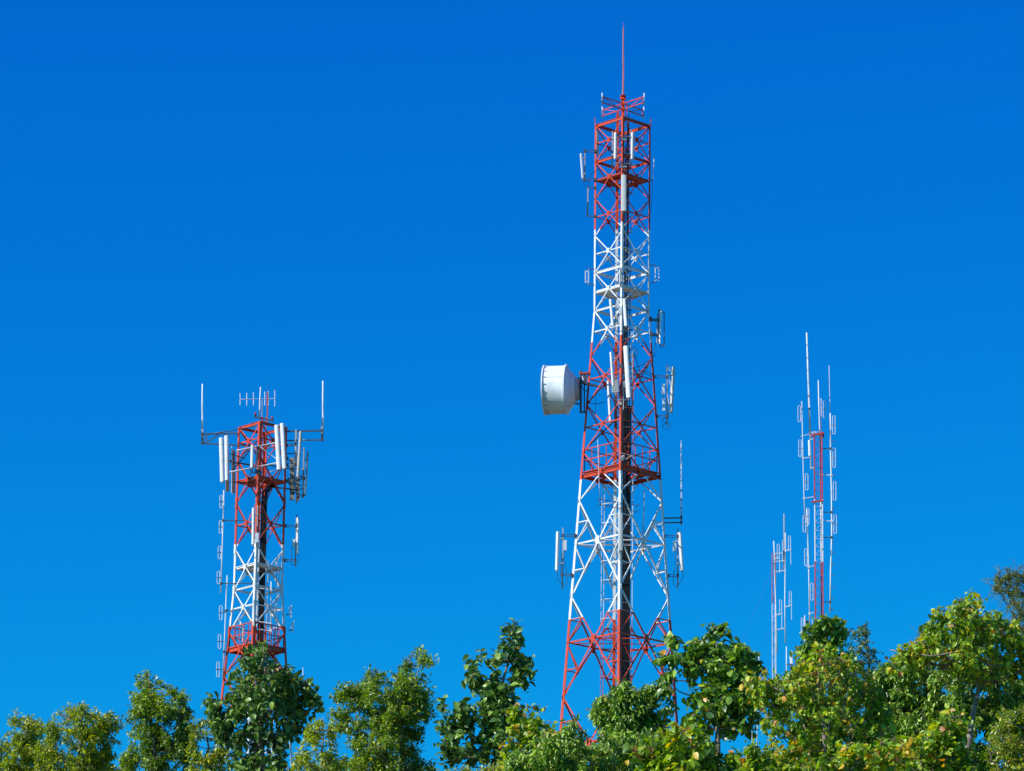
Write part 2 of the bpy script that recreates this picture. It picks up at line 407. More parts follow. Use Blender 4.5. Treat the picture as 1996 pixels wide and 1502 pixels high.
# ------------------------------------------------------------------ antennas
def fdir(az):          # az 0 = towards the camera, + = towards image left
    a = math.radians(az); return Vector((-math.sin(a), -math.cos(a), 0))
def dpx(Y): return Y*1.03/F
def radome_mb(A, B, w, d, f, m=None):
    """D section panel from bottom A to top B, front towards f"""
    m = m or MB(); up = (B-A).normalized(); f = (f - up*f.dot(up)).normalized(); s = up.cross(f)
    sec = [(-.5, -.5), (.5, -.5), (.5, .1), (.42, .36), (.22, .49), (0, .52), (-.22, .49), (-.42, .36), (-.5, .1)]
    def ring(P, k): return [P + s*x*w*k + f*y*d*k for x, y in sec]
    h = (B-A).length; c = min(.02, h*.05)
    return m.prism([ring(A, .9), ring(A+up*c, 1), ring(B-up*c, 1), ring(B, .9)])
def loop_cable(root, pts, Y, r=.014):
    MB().tube(curve([at(x, y, Y) for x, y in pts], 5), r, 5).build('jumper_cable', CABLE, root)
def panel(label, top, bot, w, Y, az=20, d=.11, mat=None, pole=None, arms=(), rru=(), cables=(), group='panel antennas on the towers', poleY=.22, armr=.028, tilt=0, box=None):
    mat = mat or WHITEP; f = fdir(az)
    A, B = at(bot[0], bot[1], Y), at(top[0], top[1], Y)
    root = thing('panel_antenna', A, label, 'antenna', group)
    B = B + f*tilt
    radome_mb(A, B, w, d, f).build('radome', mat, root)
    m = MB()
    for t in (-.25, .25): m.tube([A + Vector((0,0,-.07)) + f.cross(Vector((0,0,1)))*t*w, A+Vector((0,0,.01)) + f.cross(Vector((0,0,1)))*t*w], .016, 6)
    m.build('connector', GALV, root)
    if pole:
        P0, P1 = at(pole[0], pole[2], Y) , at(pole[0], pole[1], Y)
        off = Vector((0,0,0)) if abs(pole[0]-top[0]) > 3 else -f*poleY
        P0 = P0 + off; P1 = Vector((P0.x, P0.y, (P1+off).z))
        MB().tube([P0, P1], .032, 10).build('mount_pipe', GALV, root, smooth=True)
        for t in (.18, .82):
            q = A.lerp(B, t); pp = Vector((P0.x, P0.y, q.z)); c = MB().bar(q, pp, .05, .05); c.bar(pp-Vector((0,0,.04)), pp+Vector((0,0,.04)), .1); c.build('tilt_bracket', GALV, root)
        for (row, lx, LY) in arms:
            a0 = at(pole[0], row, P0.y); q = Vector((P0.x, P0.y, a0.z)); l = at(lx, row, LY); l.z = q.z
            c = MB().bar(q+Vector((0,0,.05)), l+Vector((0,0,.05)), armr); c.bar(q-Vector((0,0,.05)), l-Vector((0,0,.05)), armr)
            dd = (l-q); c.bar(q-dd.normalized()*.06, q+dd.normalized()*.06, .13, .15); c.bar(l-dd.normalized()*.08, l+dd.normalized()*.07, .15, .16)
            c.build('clamp_arm', DARKST, root)
    for (x, y0, y1, ww) in rru:
        p0, p1 = at(x, y1, Y), at(x, y0, Y); c = MB().bar(p0, p1, ww, .12, (0,-1,0))
        for i in range(5): 
            q = p0.lerp(p1, (i+.5)/5); c.bar(q+Vector((-ww/2-.012, 0, 0)), q+Vector((ww/2+.012, 0, 0)), .02, .15, (0,0,1))
        c.build('radio_unit', PALEM, root)
    for c in cables: loop_cable(root, c, Y)
    return root
def bars(T_or_root, pts, w, mat, name, Y=None):
    m = MB()
    for (x0, y0, Y0, x1, y1, Y1) in pts: m.tube([at(x0, y0, Y0), at(x1, y1, Y1)], w, 8)
    return m.build(name, mat, T_or_root)

HD = M.half(M.z(400)); NY = M.Y - HD; 
# pair near the top
p1 = panel('slim grey panel antenna, left one of the pair just under the tall tower\'s top ring', (1200.5, 258), (1200, 309), .15, NY-.25, -38, pole=(1198.5, 253, 328), group='paired panels under the top ring')
p2 = panel('slim grey panel antenna, right one of the pair just under the tall tower\'s top ring', (1234, 258), (1233, 310), .17, NY-.25, -38, pole=(1229.5, 252, 328), group='paired panels under the top ring')
m = MB()
for y in (265, 318):
    m.tube([at(1196, y, NY-.2), at(1235, y+1, NY-.2)], .035, 8); m.bar(at(1209, y+6, NY-.1), at(1222, y+6, NY-.1), .12)
m.build('mount_bar', GALV, p1)
panel('wide grey panel antenna on the near leg, in the upper red section', (1216, 341), (1216, 411), .27, NY-.35, 8, .12, GREYP, pole=(1214, 336, 418), cables=[[(1212, 411), (1209, 418), (1212, 428), (1218, 420), (1219, 411)]])
panel('narrow tilted white panel held out left of the tall tower\'s upper red section', (1132, 299), (1135.5, 347), .10, 214, 75, .09, WHITEP, pole=(1139.5, 294, 350), arms=[(294, 1161, 214), (350, 1161, 214)], cables=[[(1135, 350), (1140, 360), (1145, 365)], [(1147, 366), (1149, 345), (1160, 333), (1172, 331), (1190, 340)]])
t_ = thing('whip_antenna', at(1145, 421, 214), 'thin grey pipe antenna on two arms left of the tall tower, below the tilted panel', 'antenna')
MB().tube([at(1145, 421, 214), at(1146, 366, 214)], .034, 8).build('radome', GALV, t_, smooth=True)
for y in (365.5, 421): 
    c = MB().bar(at(1144, y, 214), at(1162, y, 214), .045); c.bar(at(1158, y, 214), at(1163, y, 214), .12); c.build('clamp_arm', DARKST, t_)
t_ = thing('whip_antenna', at(1164.5, 305, 214.1), 'pale narrow strip antenna just inside the left leg near the top', 'antenna')
radome_mb(at(1164.8, 304, 214.15), at(1164.8, 256, 214.15), .09, .06, fdir(20)).build('radome', metal('cream_radome', (.72, .70, .55), .5), t_)
t_ = thing('whip_antenna', at(1272, 352, 214), 'thin leaning whip beside the right leg of the tall tower\'s upper section', 'antenna')
MB().tube([at(1272, 350, 214), at(1275, 304, 214)], .022, 8).build('radome', PALEM, t_)
MB().bar(at(1267, 351, 214), at(1273, 350, 214), .04).build('clamp_arm', DARKST, t_)
MB().tube(curve([at(1272, 350, 214), at(1270, 395, 214), at(1267, 415, 214), at(1250, 425, 214), at(1232, 428, 214)], 5), .01, 4).build('jumper_cable', CABLE, t_)
# small loop antennas in the white section
for lab, xa, xb, y0, y1, lx, in (('small rectangular loop antenna left of the tall tower\'s white section', 1141, 1147, 527, 551, 1158), ('small double bar antenna right of the tall tower\'s white section', 1284, 1277, 520, 547, 1267)):
    r_ = thing('loop_antenna', at(xb, y1+3, 214), lab, 'antenna', 'small loop antennas beside the white section')
    m = MB(); m.bar(at(xa, y0, 214), at(xa, y1, 214), .05); m.bar(at(xb, y0, 214), at(xb, y1, 214), .05)
    for y in (y0+2, y1-2): m.bar(at(xa, y, 214), at(xb, y, 214), .05)
    m.build('radiator', PALEM, r_)
    MB().tube([at(xb, y0-5, 214), at(xb, y1+4, 214)], .02, 6).build('mount_pipe', GALV, r_)
    for y in (y0-4, y1+3): MB().bar(at(xb, y, 214), at(lx, y, 214), .035).build('clamp_arm', DARKST, r_)
# pair with frame around 610
A1 = panel('tilted white panel, left one of the framed pair in the tall tower\'s white section', (1189.5, 583), (1194.5, 635), .14, NY-.6, 30, .1)
A2 = panel('tilted white panel, right one of the framed pair in the tall tower\'s white section', (1216.5, 582), (1220, 635), .17, NY-.6, 25, .1)
m = MB(); yy = NY-.45; q = [(1199, 579), (1223, 579), (1223, 645), (1199, 645)]
for i in range(4): m.bar(at(*q[i], yy), at(*q[(i+1) % 4], yy), .035)
m.bar(at(1193, 594, NY-.55), at(1200, 594, yy), .035); m.bar(at(1193, 628, NY-.55), at(1200, 628, yy), .035)
m.bar(at(1199, 612, yy), at(1223, 612, yy), .03)
m.build('mount_frame', DARKST, A1)
m = MB(); 
for x, y0, y1 in ((1204, 584, 600), (1209, 598, 612), (1206, 618, 632)): m.bar(at(x, y0, yy), at(x, y1, yy), .15, .12)
m.build('radio_unit', PALEM, A1)
panel('small narrow bluish panel on the near leg in the white section', (1209, 524), (1209, 552), .10, NY-.2, -10, .08, GREYP, pole=(1211, 519, 556))
# back view frame, right side
r_ = thing('panel_antenna', at(1289, 675, 214), 'thin tilted panel seen edge on in a dark frame right of the white section', 'antenna', 'panel antennas on the towers')
radome_mb(at(1285, 670, 214), at(1288, 606, 214), .07, .13, fdir(-60)).build('radome', PALEM, r_)
m = MB(); q = [(1283.5, 603), (1294.5, 609), (1294.5, 674), (1283, 668)]
for i in range(4): m.bar(at(*q[i], 214), at(*q[(i+1) % 4], 214), .05)
m.build('mount_frame', DARKST, r_)
MB().tube([at(1280.5, 668, 214), at(1281, 612, 214)], .028, 8).build('mount_pipe', GALV, r_)
for y, lx in ((622, 1266), (651, 1268)):
    c = MB().bar(at(1286, y, 214), at(lx, y, 214), .06); c.bar(at(1286, y+3, 214), at(lx, y+3, 214), .05); c.bar(at(lx-2, y, 214), at(lx+5, y, 214), .2); c.build('clamp_arm', DARKST, r_)
for c in ([(1282, 660), (1277, 672), (1279, 680), (1275, 692), (1270, 700)], [(1284, 662), (1288, 678), (1295, 672)]): loop_cable(r_, c, 214)
# big panels of the red section
B1 = panel('largest white panel, leaning to the right across the tall tower\'s red middle section', (1219.5, 674), (1225.5, 775), .25, NY-.9, 22, .14, pole=(1232, 684, 803), cables=[[(1225, 778), (1220, 790), (1214, 800), (1213, 815)]], poleY=.3)
B2 = panel('long narrow white panel left of the near leg, just above the dish height', (1190.5, 686), (1195, 752), .12, NY-.7, 40, .1, pole=(1200, 740, 800))
panel('long narrow white panel partly hidden inside the tower, beside the dish', (1185, 742), (1189.5, 823), .13, M.Y-.2, 35, .1)
r_ = thing('radio_cabinet', at(1200, 768, NY-.5), 'cluster of small grey radio boxes on the near leg behind the largest panel', 'radio box')
for x0, x1, y0, y1 in ((1192.5, 1199, 742, 765), (1200, 1206, 741, 764), (1213.5, 1218.5, 743, 756), (1205.5, 1212.5, 710, 716), (1205.5, 1212.5, 784, 790)):
    m = MB(); c0, c1 = at((x0+x1)/2, y1, NY-.4), at((x0+x1)/2, y0, NY-.4); m.bar(c0, c1, (x1-x0)*dpx(214), .14, (0,-1,0))
    for t in (.2, .4, .6, .8): q = c0.lerp(c1, t); m.bar(q-Vector(((x1-x0)*dpx(214)*.45, .08, 0)), q+Vector(((x1-x0)*dpx(214)*.45, -.08, 0)), .02)
    m.build('radio_unit', GREYP, r_)
m = MB(); m.tube([at(1200, 766, NY-.45), at(1200, 800, NY-.45)], .03, 8); m.tube([at(1215.5, 757, NY-.45), at(1215, 800, NY-.45)], .03, 8); m.bar(at(1198, 779, NY-.4), at(1226, 779, NY-.4), .05); m.bar(at(1196, 735, NY-.4), at(1220, 731, NY-.4), .03); m.build('mount_pipe', GALV, r_)
# right, big back-lit panel
R1 = panel('broad grey panel seen from behind, right of the tall tower at dish height', (1313, 715), (1308.5, 803), .22, 214, -118, .13, GREYP, pole=(1300, 711, 830), arms=[(734, 1275, 214), (811, 1280, 214)], rru=[(1293, 749, 768, .13), (1294, 776, 800, .12)],
           cables=[[(1299, 812), (1292, 818), (1296, 824), (1302, 816), (1303, 800)], [(1301, 822), (1291, 830), (1298, 836), (1307, 832), (1303, 823)], [(1294, 768), (1292, 772), (1294, 777)]])
m = MB(); m.bar(at(1299, 716, 214), at(1307, 722, 214), .035); m.bar(at(1303, 722, 214), at(1305, 712, 214), .03); m.bar(at(1301, 730, 214), at(1307, 750, 214), .03); m.bar(at(1301, 770, 214), at(1306, 800, 214), .04); m.build('tilt_bracket', PALEM, R1)
# cables gathered inside on the right
r_ = MB()
for pts in ([(1232, 717), (1250, 712), (1268, 700)], [(1230, 722), (1245, 728), (1262, 716), (1269, 704)], [(1230, 680), (1240, 678), (1242, 690), (1234, 700), (1228, 712)], [(1233, 718), (1245, 722), (1262, 724), (1274, 733)], [(1231, 726), (1240, 732), (1258, 728), (1272, 735)], [(1228, 735), (1240, 738), (1246, 720), (1236, 690), (1238, 680)]):
    r_.tube(curve([at(x, y, 214) for x, y in pts], 6), .018, 5)
r_.build('jumper_cables', CABLE, M.root)

# ---------------- dish
DY = 214.0
DISHP = metal('weathered_dish_paint', (.70, .77, .86), .45, 0, .22, 1.6)
def dish():
    dia = 98*dpx(DY); R = dia/2; f = (Vector((-1, .17, 0))).normalized()
    back = at(1105, 759, DY); root = thing('microwave_dish', at(1134, 800, DY), 'white drum microwave dish facing left, beside the tall tower', 'dish antenna')
    N = 48; s_, u_ = Vector((0, 0, 1)).cross(f).normalized(), Vector((0, 0, 1))
    def ring(c, r): return [c + s_*math.cos(k*2*math.pi/N)*r + u_*math.sin(k*2*math.pi/N)*r for k in range(N)]
    dep = 43*dpx(DY)
    front = back + f*dep
    m = MB().prism([ring(back, R*.97), ring(back+f*.02, R*.965), ring(front-f*.02, R*.965), ring(front, R*.96)], False)
    m.build('shroud', DISHP, root, smooth=True)
    m = MB().prism([ring(back-f*.0, R*.955), ring(back-f*.28, R*.70), ring(back-f*.50, R*.47), ring(back-f*.53, R*.40)]); m.build('reflector', DISHP, root)
    m = MB().prism([ring(front+f*.03, R*.97), ring(front+f*.06, R*.9), ring(front+f*.08, R*.4), ring(front+f*.09, .05)]); m.build('radome', DISHP, root)
    for c, nm in ((back, 'rim'), (front, 'rim')):
        m = MB().prism([ring(c-f*.035, R*.955), ring(c-f*.035, R*1.015), ring(c+f*.035, R*1.015), ring(c+f*.035, R*.955), ring(c-f*.035, R*.955)], False); m.build(nm, DISHP, root)
    for k in range(20):
        a = k*2*math.pi/20; o = s_*math.cos(a) + u_*math.sin(a)
        MB().bar(front - f*.02 + o*R*.985, front - f*.22 + o*R*.985, .022, .02, o).build('radome_hook', GALV, root)
    # seams
    m = MB()
    for k in range(0, N, 8): 
        a = k*2*math.pi/N+.3; o = s_*math.cos(a) + u_*math.sin(a); m.bar(back + o*R*.968, front + o*R*.968, .03, .008, o)
    m.build('seam', GREYP, root)
    hub = back - f*.53
    m = MB().prism([ring(hub+f*.2, R*.5), ring(hub+f*.02, R*.49), ring(hub-f*.1, R*.42), ring(hub-f*.12, R*.3)]); m.build('hub', GALV, root)
    m = MB()
    pole_t, pole_b = at(1132, 722, DY), at(1132, 803, DY)
    m.tube([pole_b, pole_t], .06, 10); m.tube([at(1139, 803, DY), at(1139, 728, DY)], .035, 8)
    m.build('mount_pipe', DARKST, root)
    m = MB()
    for (x0, y0, x1, y1, w_) in ((1118, 745, 1132, 740, .12), (1118, 760, 1134, 757, .10), (1118, 785, 1132, 788, .07), (1131, 729, 1148, 728, .10), (1129, 803, 1144, 803, .08), (1128, 742, 1165, 752, .09), (1150, 749, 1188, 759, .06), (1133, 745, 1146, 748, .14)):
        m.bar(at(x0, y0, DY), at(x1, y1, DY), w_)
    m.build('mount_bracket', DARKST, root)
    m = MB().bar(at(1129, 727.5, DY), at(1150, 727, DY), .13, .09); m.build('top_bracket', REDP, root)
    for pts in ([(1120, 747), (1126, 758), (1134, 752), (1140, 764), (1150, 752), (1157, 753)], [(1122, 742), (1130, 736), (1140, 750), (1148, 744)], [(1142, 783), (1160, 787), (1178, 783)]): loop_cable(root, pts, DY-.05, .02)
    for x in (1161,): MB().tube([at(x, 750, DY), at(x, 830, DY)], .008, 4).build('jumper_cable', CABLE, root)
    # second small radome behind the mount
    r2 = thing('microwave_dish', at(1140, 740, DY+.3), 'small white cone antenna tucked between the big drum dish and the leg', 'dish antenna')
    c0 = at(1140, 739, DY+.25); m = MB()
    m.tube([c0 - Vector((0,0,.14)), c0 - Vector((0,0,.1)), c0+Vector((0,0,.1)), c0 + Vector((0,0,.15))], [.06, .1, .15, .15], 20); m.build('radome', DISHP, r2, smooth=False)
dish()

# ---------------- whips and yagis on the main tower
def whip(label, x0, y0, x1, y1, Y, r, arms=(), mat=None, group=None, bands=0, basepipe=None):
    """bottom (x0,y0) to top (x1,y1)"""
    A, B = at(x0, y0, Y), at(x1, y1, Y); root = thing('whip_antenna', A, label, 'antenna', group)
    MB().tube([A, A.lerp(B, .5), B], [r, r*.95, r*.8], 8).build('radome', mat or WHITEP, root, smooth=True)
    if bands:
        for i in range(bands):
            q = A.lerp(B, (i+1)/(bands+1)); MB().tube([q - Vector((0,0,.05)), q + Vector((0,0,.05))], r*1.12, 8).build('joint_sleeve', DARKST, root)
    if basepipe: MB().tube([at(basepipe[0], basepipe[1], Y), at(basepipe[0], basepipe[2], Y)], r*1.35, 8).build('mount_pipe', GALV, root, smooth=True)
    for (y, xa, xb, w_) in arms:
        c = MB().bar(at(xa, y, Y), at(xb, y + (xb-xa)*-.02, Y), w_); c.bar(at(xa-2, y, Y), at(xa+2, y, Y), w_*2.6); c.build('clamp_arm', DARKST, root)
    return root
r_ = whip('tall white whip on twin arms right of the tall tower, below its platform', 1328, 1022, 1328, 858, 214, .032, [(1009, 1328, 1294, .06), (1018, 1328, 1294, .06)], bands=9)
whip('very thin white whip rising through the left side of the railed platform', 1169, 983, 1165, 856, M.Y-1.2, .013)
whip('thin white pole standing inside the right leg below the railed platform', 1253, 1066, 1256, 955, M.Y+.4, .028, bands=5, arms=[(1052, 1253, 1236, .03), (1060, 1253, 1236, .04)])
def yagi(label, A, B, n, el, Y, edir, mat=GALV, group=None, r=.014, mast=None, x=None):
    P, Q = at(*A, Y), at(*B, Y); root = thing('yagi_antenna', P, label, 'antenna', group)
    MB().tube([P, Q], r*1.3, 6).build('boom', mat, root)
    for i in range(n):
        q = P.lerp(Q, i/(n-1) if x is None else x[i]); l = el[i] if isinstance(el, (list, tuple)) else el
        MB().tube([q - edir*l/2, q + edir*l/2], r, 5).build('element', mat, root)
    if mast: MB().tube([at(*mast[0], Y), at(*mast[1], Y)], .025, 6).build('mount_pipe', mat, root)
    return root
y1 = yagi('dark yagi on the near leg, lying across just below the railed platform', (1169, 973), (1243, 985), 6, .55, M.Y-2.2, Vector((.55, -.8, .25)).normalized(), DARKST)
y2 = yagi('second dark yagi crossing the near leg, the lower of the two', (1169, 983), (1240, 997), 6, .5, M.Y-2.2, Vector((.6, -.75, .3)).normalized(), DARKST)
r_ = thing('grid_antenna', at(1215, 900, M.Y-2.1), 'small round grey antenna with silver rods at the near corner of the platform', 'antenna')
c0 = at(1214, 893, M.Y-2.15); m = MB(); m.prism([[c0 + fdir(20).cross(Vector((0,0,1)))*math.cos(t)*.16 + Vector((0,0,1))*math.sin(t)*.16 + fdir(20)*o for t in np.linspace(0, 2*math.pi, 17)[:-1]] for o in (0, .06)]); m.build('disc', DARKST, r_)
m = MB(); m.tube([at(1192, 904, M.Y-2.3), at(1217, 887, M.Y-2.3)], .022, 6); m.tube([at(1220, 895, M.Y-2.3), at(1231, 888, M.Y-2.3)], .02, 6); m.tube([at(1207, 882, M.Y-2.2), at(1235, 888, M.Y-2.2)], .015, 6); m.build('rod', PALEM, r_)
# lower panels
panel('white panel held out left of the tall tower\'s lower white section, with radio box', (1087, 1036), (1085, 1111), .16, 214, 50, .12, WHITEP, pole=(1096, 1028, 1148), arms=[(1043, 1121, 214), (1120, 1114, 214)], rru=[(1101.5, 1053, 1072, .15)],
      cables=[[(1086, 1114), (1087, 1128), (1094, 1136), (1096, 1144)], [(1101, 1073), (1099, 1090), (1104, 1115), (1105, 1135), (1098, 1143)], [(1096, 1073), (1093, 1100), (1092, 1125)]])
panel('white panel held out right of the tall tower\'s lower white section, with radio box', (1325.5, 1037), (1330, 1112), .18, 214, -62, .15, WHITEP, pole=(1321, 1030, 1146), arms=[(1045, 1295, 214), (1122, 1302, 214)], rru=[(1315, 1054, 1073, .15)],
      cables=[[(1331, 1114), (1331, 1124), (1325, 1135), (1320, 1145)], [(1315, 1074), (1316, 1100), (1312, 1125), (1314, 1140), (1321, 1145)]])
Yl = M.Y - M.half(M.z(1040)) - .3
panel('long grey panel on the near leg between the platform and the lower red section', (1209.5, 1000), (1209.5, 1073), .24, Yl, 5, .13, GREYP, pole=(1208, 985, 1092), cables=[[(1207, 1075), (1205, 1085), (1209, 1092)], [(1212, 1075), (1213, 1085), (1210, 1094)]])
m = MB(); m.tube(curve([at(1234, 1050, 214), at(1250, 1038, 214), at(1265, 1030, 214), at(1278, 1026, 214), at(1293, 1028, 214)], 5), .015, 5); m.tube(curve([at(1232, 1060, 214), at(1238, 1052, 214), at(1252, 1052, 214), at(1262, 1040, 214), at(1276, 1027, 214)], 5), .014, 5)
m.build('jumper_cables', CABLE, M.root)

# ---------------- left tower antennas
YL = 224.0; LN = Lt.Y - Lt.half(Lt.z(900))
whip('long white whip at the far left end of the left tower\'s outrigger', 394, 842, 394.5, 748, YL, .045, basepipe=(394.5, 866, 836), arms=[(845, 394, 464, .05), (847.5, 394, 464, .03), (863, 394, 400, .05)], group='whips on the outriggers of the left tower')
whip('long white whip at the right end of the left tower\'s outrigger', 629, 838, 629.5, 742, YL, .045, basepipe=(628, 857, 831), arms=[(839, 629, 560, .07), (857, 629, 560, .06)], group='whips on the outriggers of the left tower')
m = MB()
m.bar(at(396, 864, YL), at(495, 869, YL), .06); m.bar(at(400, 848, YL), at(401, 864, YL), .05); m.bar(at(404, 862, YL), at(426, 847, YL), .05); m.bar(at(404, 848, YL), at(404, 863, YL), .03)
m.tube([at(416, 845, YL), at(500, 830, YL-1)], .03, 6)
m.bar(at(556, 840, YL), at(630, 839, YL), .05)
m.build('outrigger', DARKST, Lt.root)
t_ = thing('yagi_antenna', at(511, 808, YL), 'pale yagi with upright elements on top of the left tower', 'antenna')
MB().tube([at(467, 778, YL), at(536, 776.5, YL)], .02, 6).build('boom', PALEM, t_)
for x, ya, yb in ((468, 766, 789), (481, 765, 790), (494, 764, 790), (516, 763, 790), (523, 762, 790), (535.5, 760, 792)):
    MB().tube([at(x, yb, YL), at(x, ya, YL)], .022, 6).build('element', PALEM, t_)
MB().tube([at(510.5, 812, YL), at(511, 780, YL)], .03, 6).build('mount_pipe', GALV, t_)
whip('white whip leaning slightly on top of the left tower, behind the yagi', 505, 812, 508, 754, YL-1, .035)
t_ = thing('lightning_rod', at(521, 820, YL), 'thin red lightning rod with dark spike on top of the left tower', 'lightning rod')
MB().tube([at(520.5, 830, YL), at(521.5, 764, YL)], .032, 8).build('rod', REDP, t_); MB().tube([at(521.5, 764, YL), at(521.5, 747, YL)], .009, 4).build('spike', DARKST, t_)
for x, y, lb in ((498, 806, 'left'), (530.5, 814, 'right')):
    t_ = thing('obstruction_light', at(x, y+5, YL-.9), 'red warning lamp at the %s end of the bar on the left tower\'s top' % lb, 'lamp', 'warning lamps on the left tower')
    MB().tube([at(x, y+3, YL-.9), at(x, y, YL-.9), at(x, y-3, YL-.9)], [.05, .05, .03], 10).build('lens', LAMP, t_, smooth=True)
    MB().tube([at(x, y+6, YL-.9), at(x, y+3, YL-.9)], .06, 10).build('lamp_base', DARKST, t_)
MB().bar(at(496, 812, YL-.9), at(533, 820, YL-.9), .07).build('lamp_bar', DARKST, Lt.root)
gA = 'tall white panels around the left tower\'s head'
q1 = panel('tall white panel, the leftmost antenna panel on the left tower\'s head', (430.5, 853), (433, 939), .21, YL-1.6, 20, .13, group=gA)
q2 = panel('tall white panel second from the left on the left tower\'s head', (441, 849), (441.5, 936), .21, YL-1.6, 20, .13, group=gA)
q3 = panel('tall white panel at the near right of the left tower\'s head, left one of two', (538.5, 828), (543.5, 915), .22, LN-1.0, 20, .13, group=gA)
q4 = panel('tall white panel at the near right of the left tower\'s head, right one of two', (549.5, 825), (554, 913), .22, LN-1.0, 20, .13, group=gA)
q5 = panel('short slim white panel between the two tall pairs on the left tower\'s head', (491.5, 867), (490.5, 911), .15, LN-.9, 15, .1, group=gA)
m = MB()
m.tube([at(461, 878, LN-.6), at(541, 862, LN-.8)], .05, 8); m.tube([at(448, 920, LN-.6), at(541, 902, LN-.8)], .055, 8)
m.tube([at(505, 869, LN-.7), at(539, 894, LN-.8)], .03, 8)
m.build('antenna_frame', PALEM, Lt.root); m = MB()
m.tube([at(517, 873, Lt.Y), at(572, 867, Lt.Y+1)], .035, 8); m.tube([at(527, 919, Lt.Y), at(572, 907, Lt.Y+1)], .035, 8)
m.build('antenna_frame', PALEM, Lt.root); m = MB()
m.tube([at(428, 855, YL-1.5), at(444, 852, YL-1.5)], .03, 8); m.build('antenna_frame', PALEM, Lt.root); m = MB()
m.tube([at(536, 831, LN-.9), at(552, 826, LN-.9)], .03, 8)
m.build('antenna_frame', PALEM, Lt.root); m = MB()
m.tube([at(452, 960, YL-1.2), at(452, 870, YL-1.2)], .035, 8)
m.build('antenna_frame', PALEM, Lt.root)
m = MB()
m.bar(at(448, 900, YL-1.2), at(498, 907, YL), .07); m.bar(at(448, 939, YL-1.2), at(500, 941, YL), .06); m.bar(at(449, 885, YL-1.3), at(478, 893, YL-1), .04)
m.bar(at(430, 895, YL-1.5), at(452, 898, YL-1.2), .05); m.bar(at(452, 918, YL-1.2), at(487, 877, YL-.8), .06); m.bar(at(500, 905, LN-.6), at(503, 870, LN-.6), .12); m.bar(at(497, 918, LN-.5), at(510, 922, LN-.5), .2)
m.bar(at(555, 883, YL), at(578, 884, YL+.6), .05); m.bar(at(520, 906, YL+.5), at(575, 914, YL+.8), .06); m.bar(at(525, 948, YL+.6), at(580, 955, YL+.8), .07); m.bar(at(558, 935, YL), at(585, 927, YL+.4), .06); m.bar(at(558, 938, YL), at(585, 945, YL+.4), .05)
m.build('support_bar', DARKST, Lt.root)
panel('brown backed panel behind the left pair, beside the left tower\'s left leg', (454.5, 877), (455, 960), .17, YL+.6, 160, .12, BROWNP, group=gA)
panel('brown backed panel showing only below the second white panel of the left tower', (443, 880), (443, 957), .18, YL+.6, 160, .12, BROWNP, group=gA)
panel('olive backed panel low on the right of the left tower\'s head', (569, 892), (569, 974), .22, YL+1.4, 175, .13, OLIVEP, pole=(577.5, 883, 981), arms=[(906, 558, YL), (950, 558, YL)], group=gA)
panel('second olive backed panel low on the right, nearly touching the first', (581, 890), (581, 975), .17, YL+1.4, 175, .13, OLIVEP, group=gA)
panel('grey edge-on panel high on the right of the left tower\'s head', (578, 840), (576, 905), .10, YL-.2, -80, .12, GALV, pole=(574.5, 836, 930), arms=[(866, 558, YL), (904, 558, YL)], group=gA)
panel('grey-blue panel beside the edge-on one, high on the right of the left tower\'s head', (586.5, 841), (581, 930), .16, YL-.4, -70, .13, GALV, pole=(590, 872, 960), group=gA)
panel('outermost panel on the right of the left tower\'s head, seen from the side', (600, 880), (595, 964), .11, YL+.3, -100, .1, GALV, group=gA, pole=(590.5, 875, 970), arms=[(932, 574, YL+.8), (965, 580, YL+.8)])
for k in range(6):
    pass
m = MB(); rr = random.Random(9)
for i in range(9):
    x0, y0 = rr.uniform(558, 572), rr.uniform(925, 950); x1, y1_ = rr.uniform(575, 598), rr.uniform(918, 962)
    m.tube(curve([at(x0, y0, YL+.2), at((x0+x1)/2 + rr.uniform(-4, 4), max(y0, y1_)+rr.uniform(2, 9), YL+.3), at(x1, y1_, YL+.5)], 5), .016, 5)
for i in range(6):
    x0, y0 = rr.uniform(470, 495), rr.uniform(905, 935); m.tube(curve([at(x0, y0, LN), at(x0+10, y0+12, LN), at(x0+22, y0+rr.uniform(-4, 6), LN)], 5), .014, 5)
m.build('jumper_cables', CABLE, Lt.root)
panel('white panel low on the near leg of the left tower, above its white section', (494, 990), (493, 1061), .14, LN-.3, 25, .12, pole=(500, 985, 1066), cables=[[(494, 1064), (493, 1080), (497, 1088), (500, 1082)]], rru=[(501, 1039, 1057, .17)])
panel('white panel right of the left tower on two arms, with cable loops', (581, 1008), (580, 1078), .12, YL, -60, .11, pole=(575.5, 1003, 1104), arms=[(1025, 556, YL), (1092, 556, YL)], rru=[(573, 1052, 1064, .16)],
      cables=[[(580, 1080), (583, 1092), (577, 1101), (568, 1098), (566, 1090)], [(570, 1062), (568, 1080), (571, 1094)]])
panel('narrow bluish panel on the near leg, low in the left tower\'s white section', (494.5, 1169), (494.5, 1219), .10, LN-.35, 10, .09, PALEM)
def hloop(m, x, y0, y1, w, Y, r, lean=0):
    """folded dipole: a closed stadium between rows y0, y1"""
    h = w/2; n = 5; pts = []
    for k in range(n+1): a = math.pi - k*math.pi/n; pts.append((x + lean/2*-1 + math.cos(a)*h, y0 + h - math.sin(a)*h))
    for k in range(n+1): a = -k*math.pi/n; pts.append((x + lean/2 + math.cos(a)*h, y1 - h - math.sin(a)*h))
    pts.append(pts[0]); m.tube([at(a, b, Y) for a, b in pts], r, 5, False)
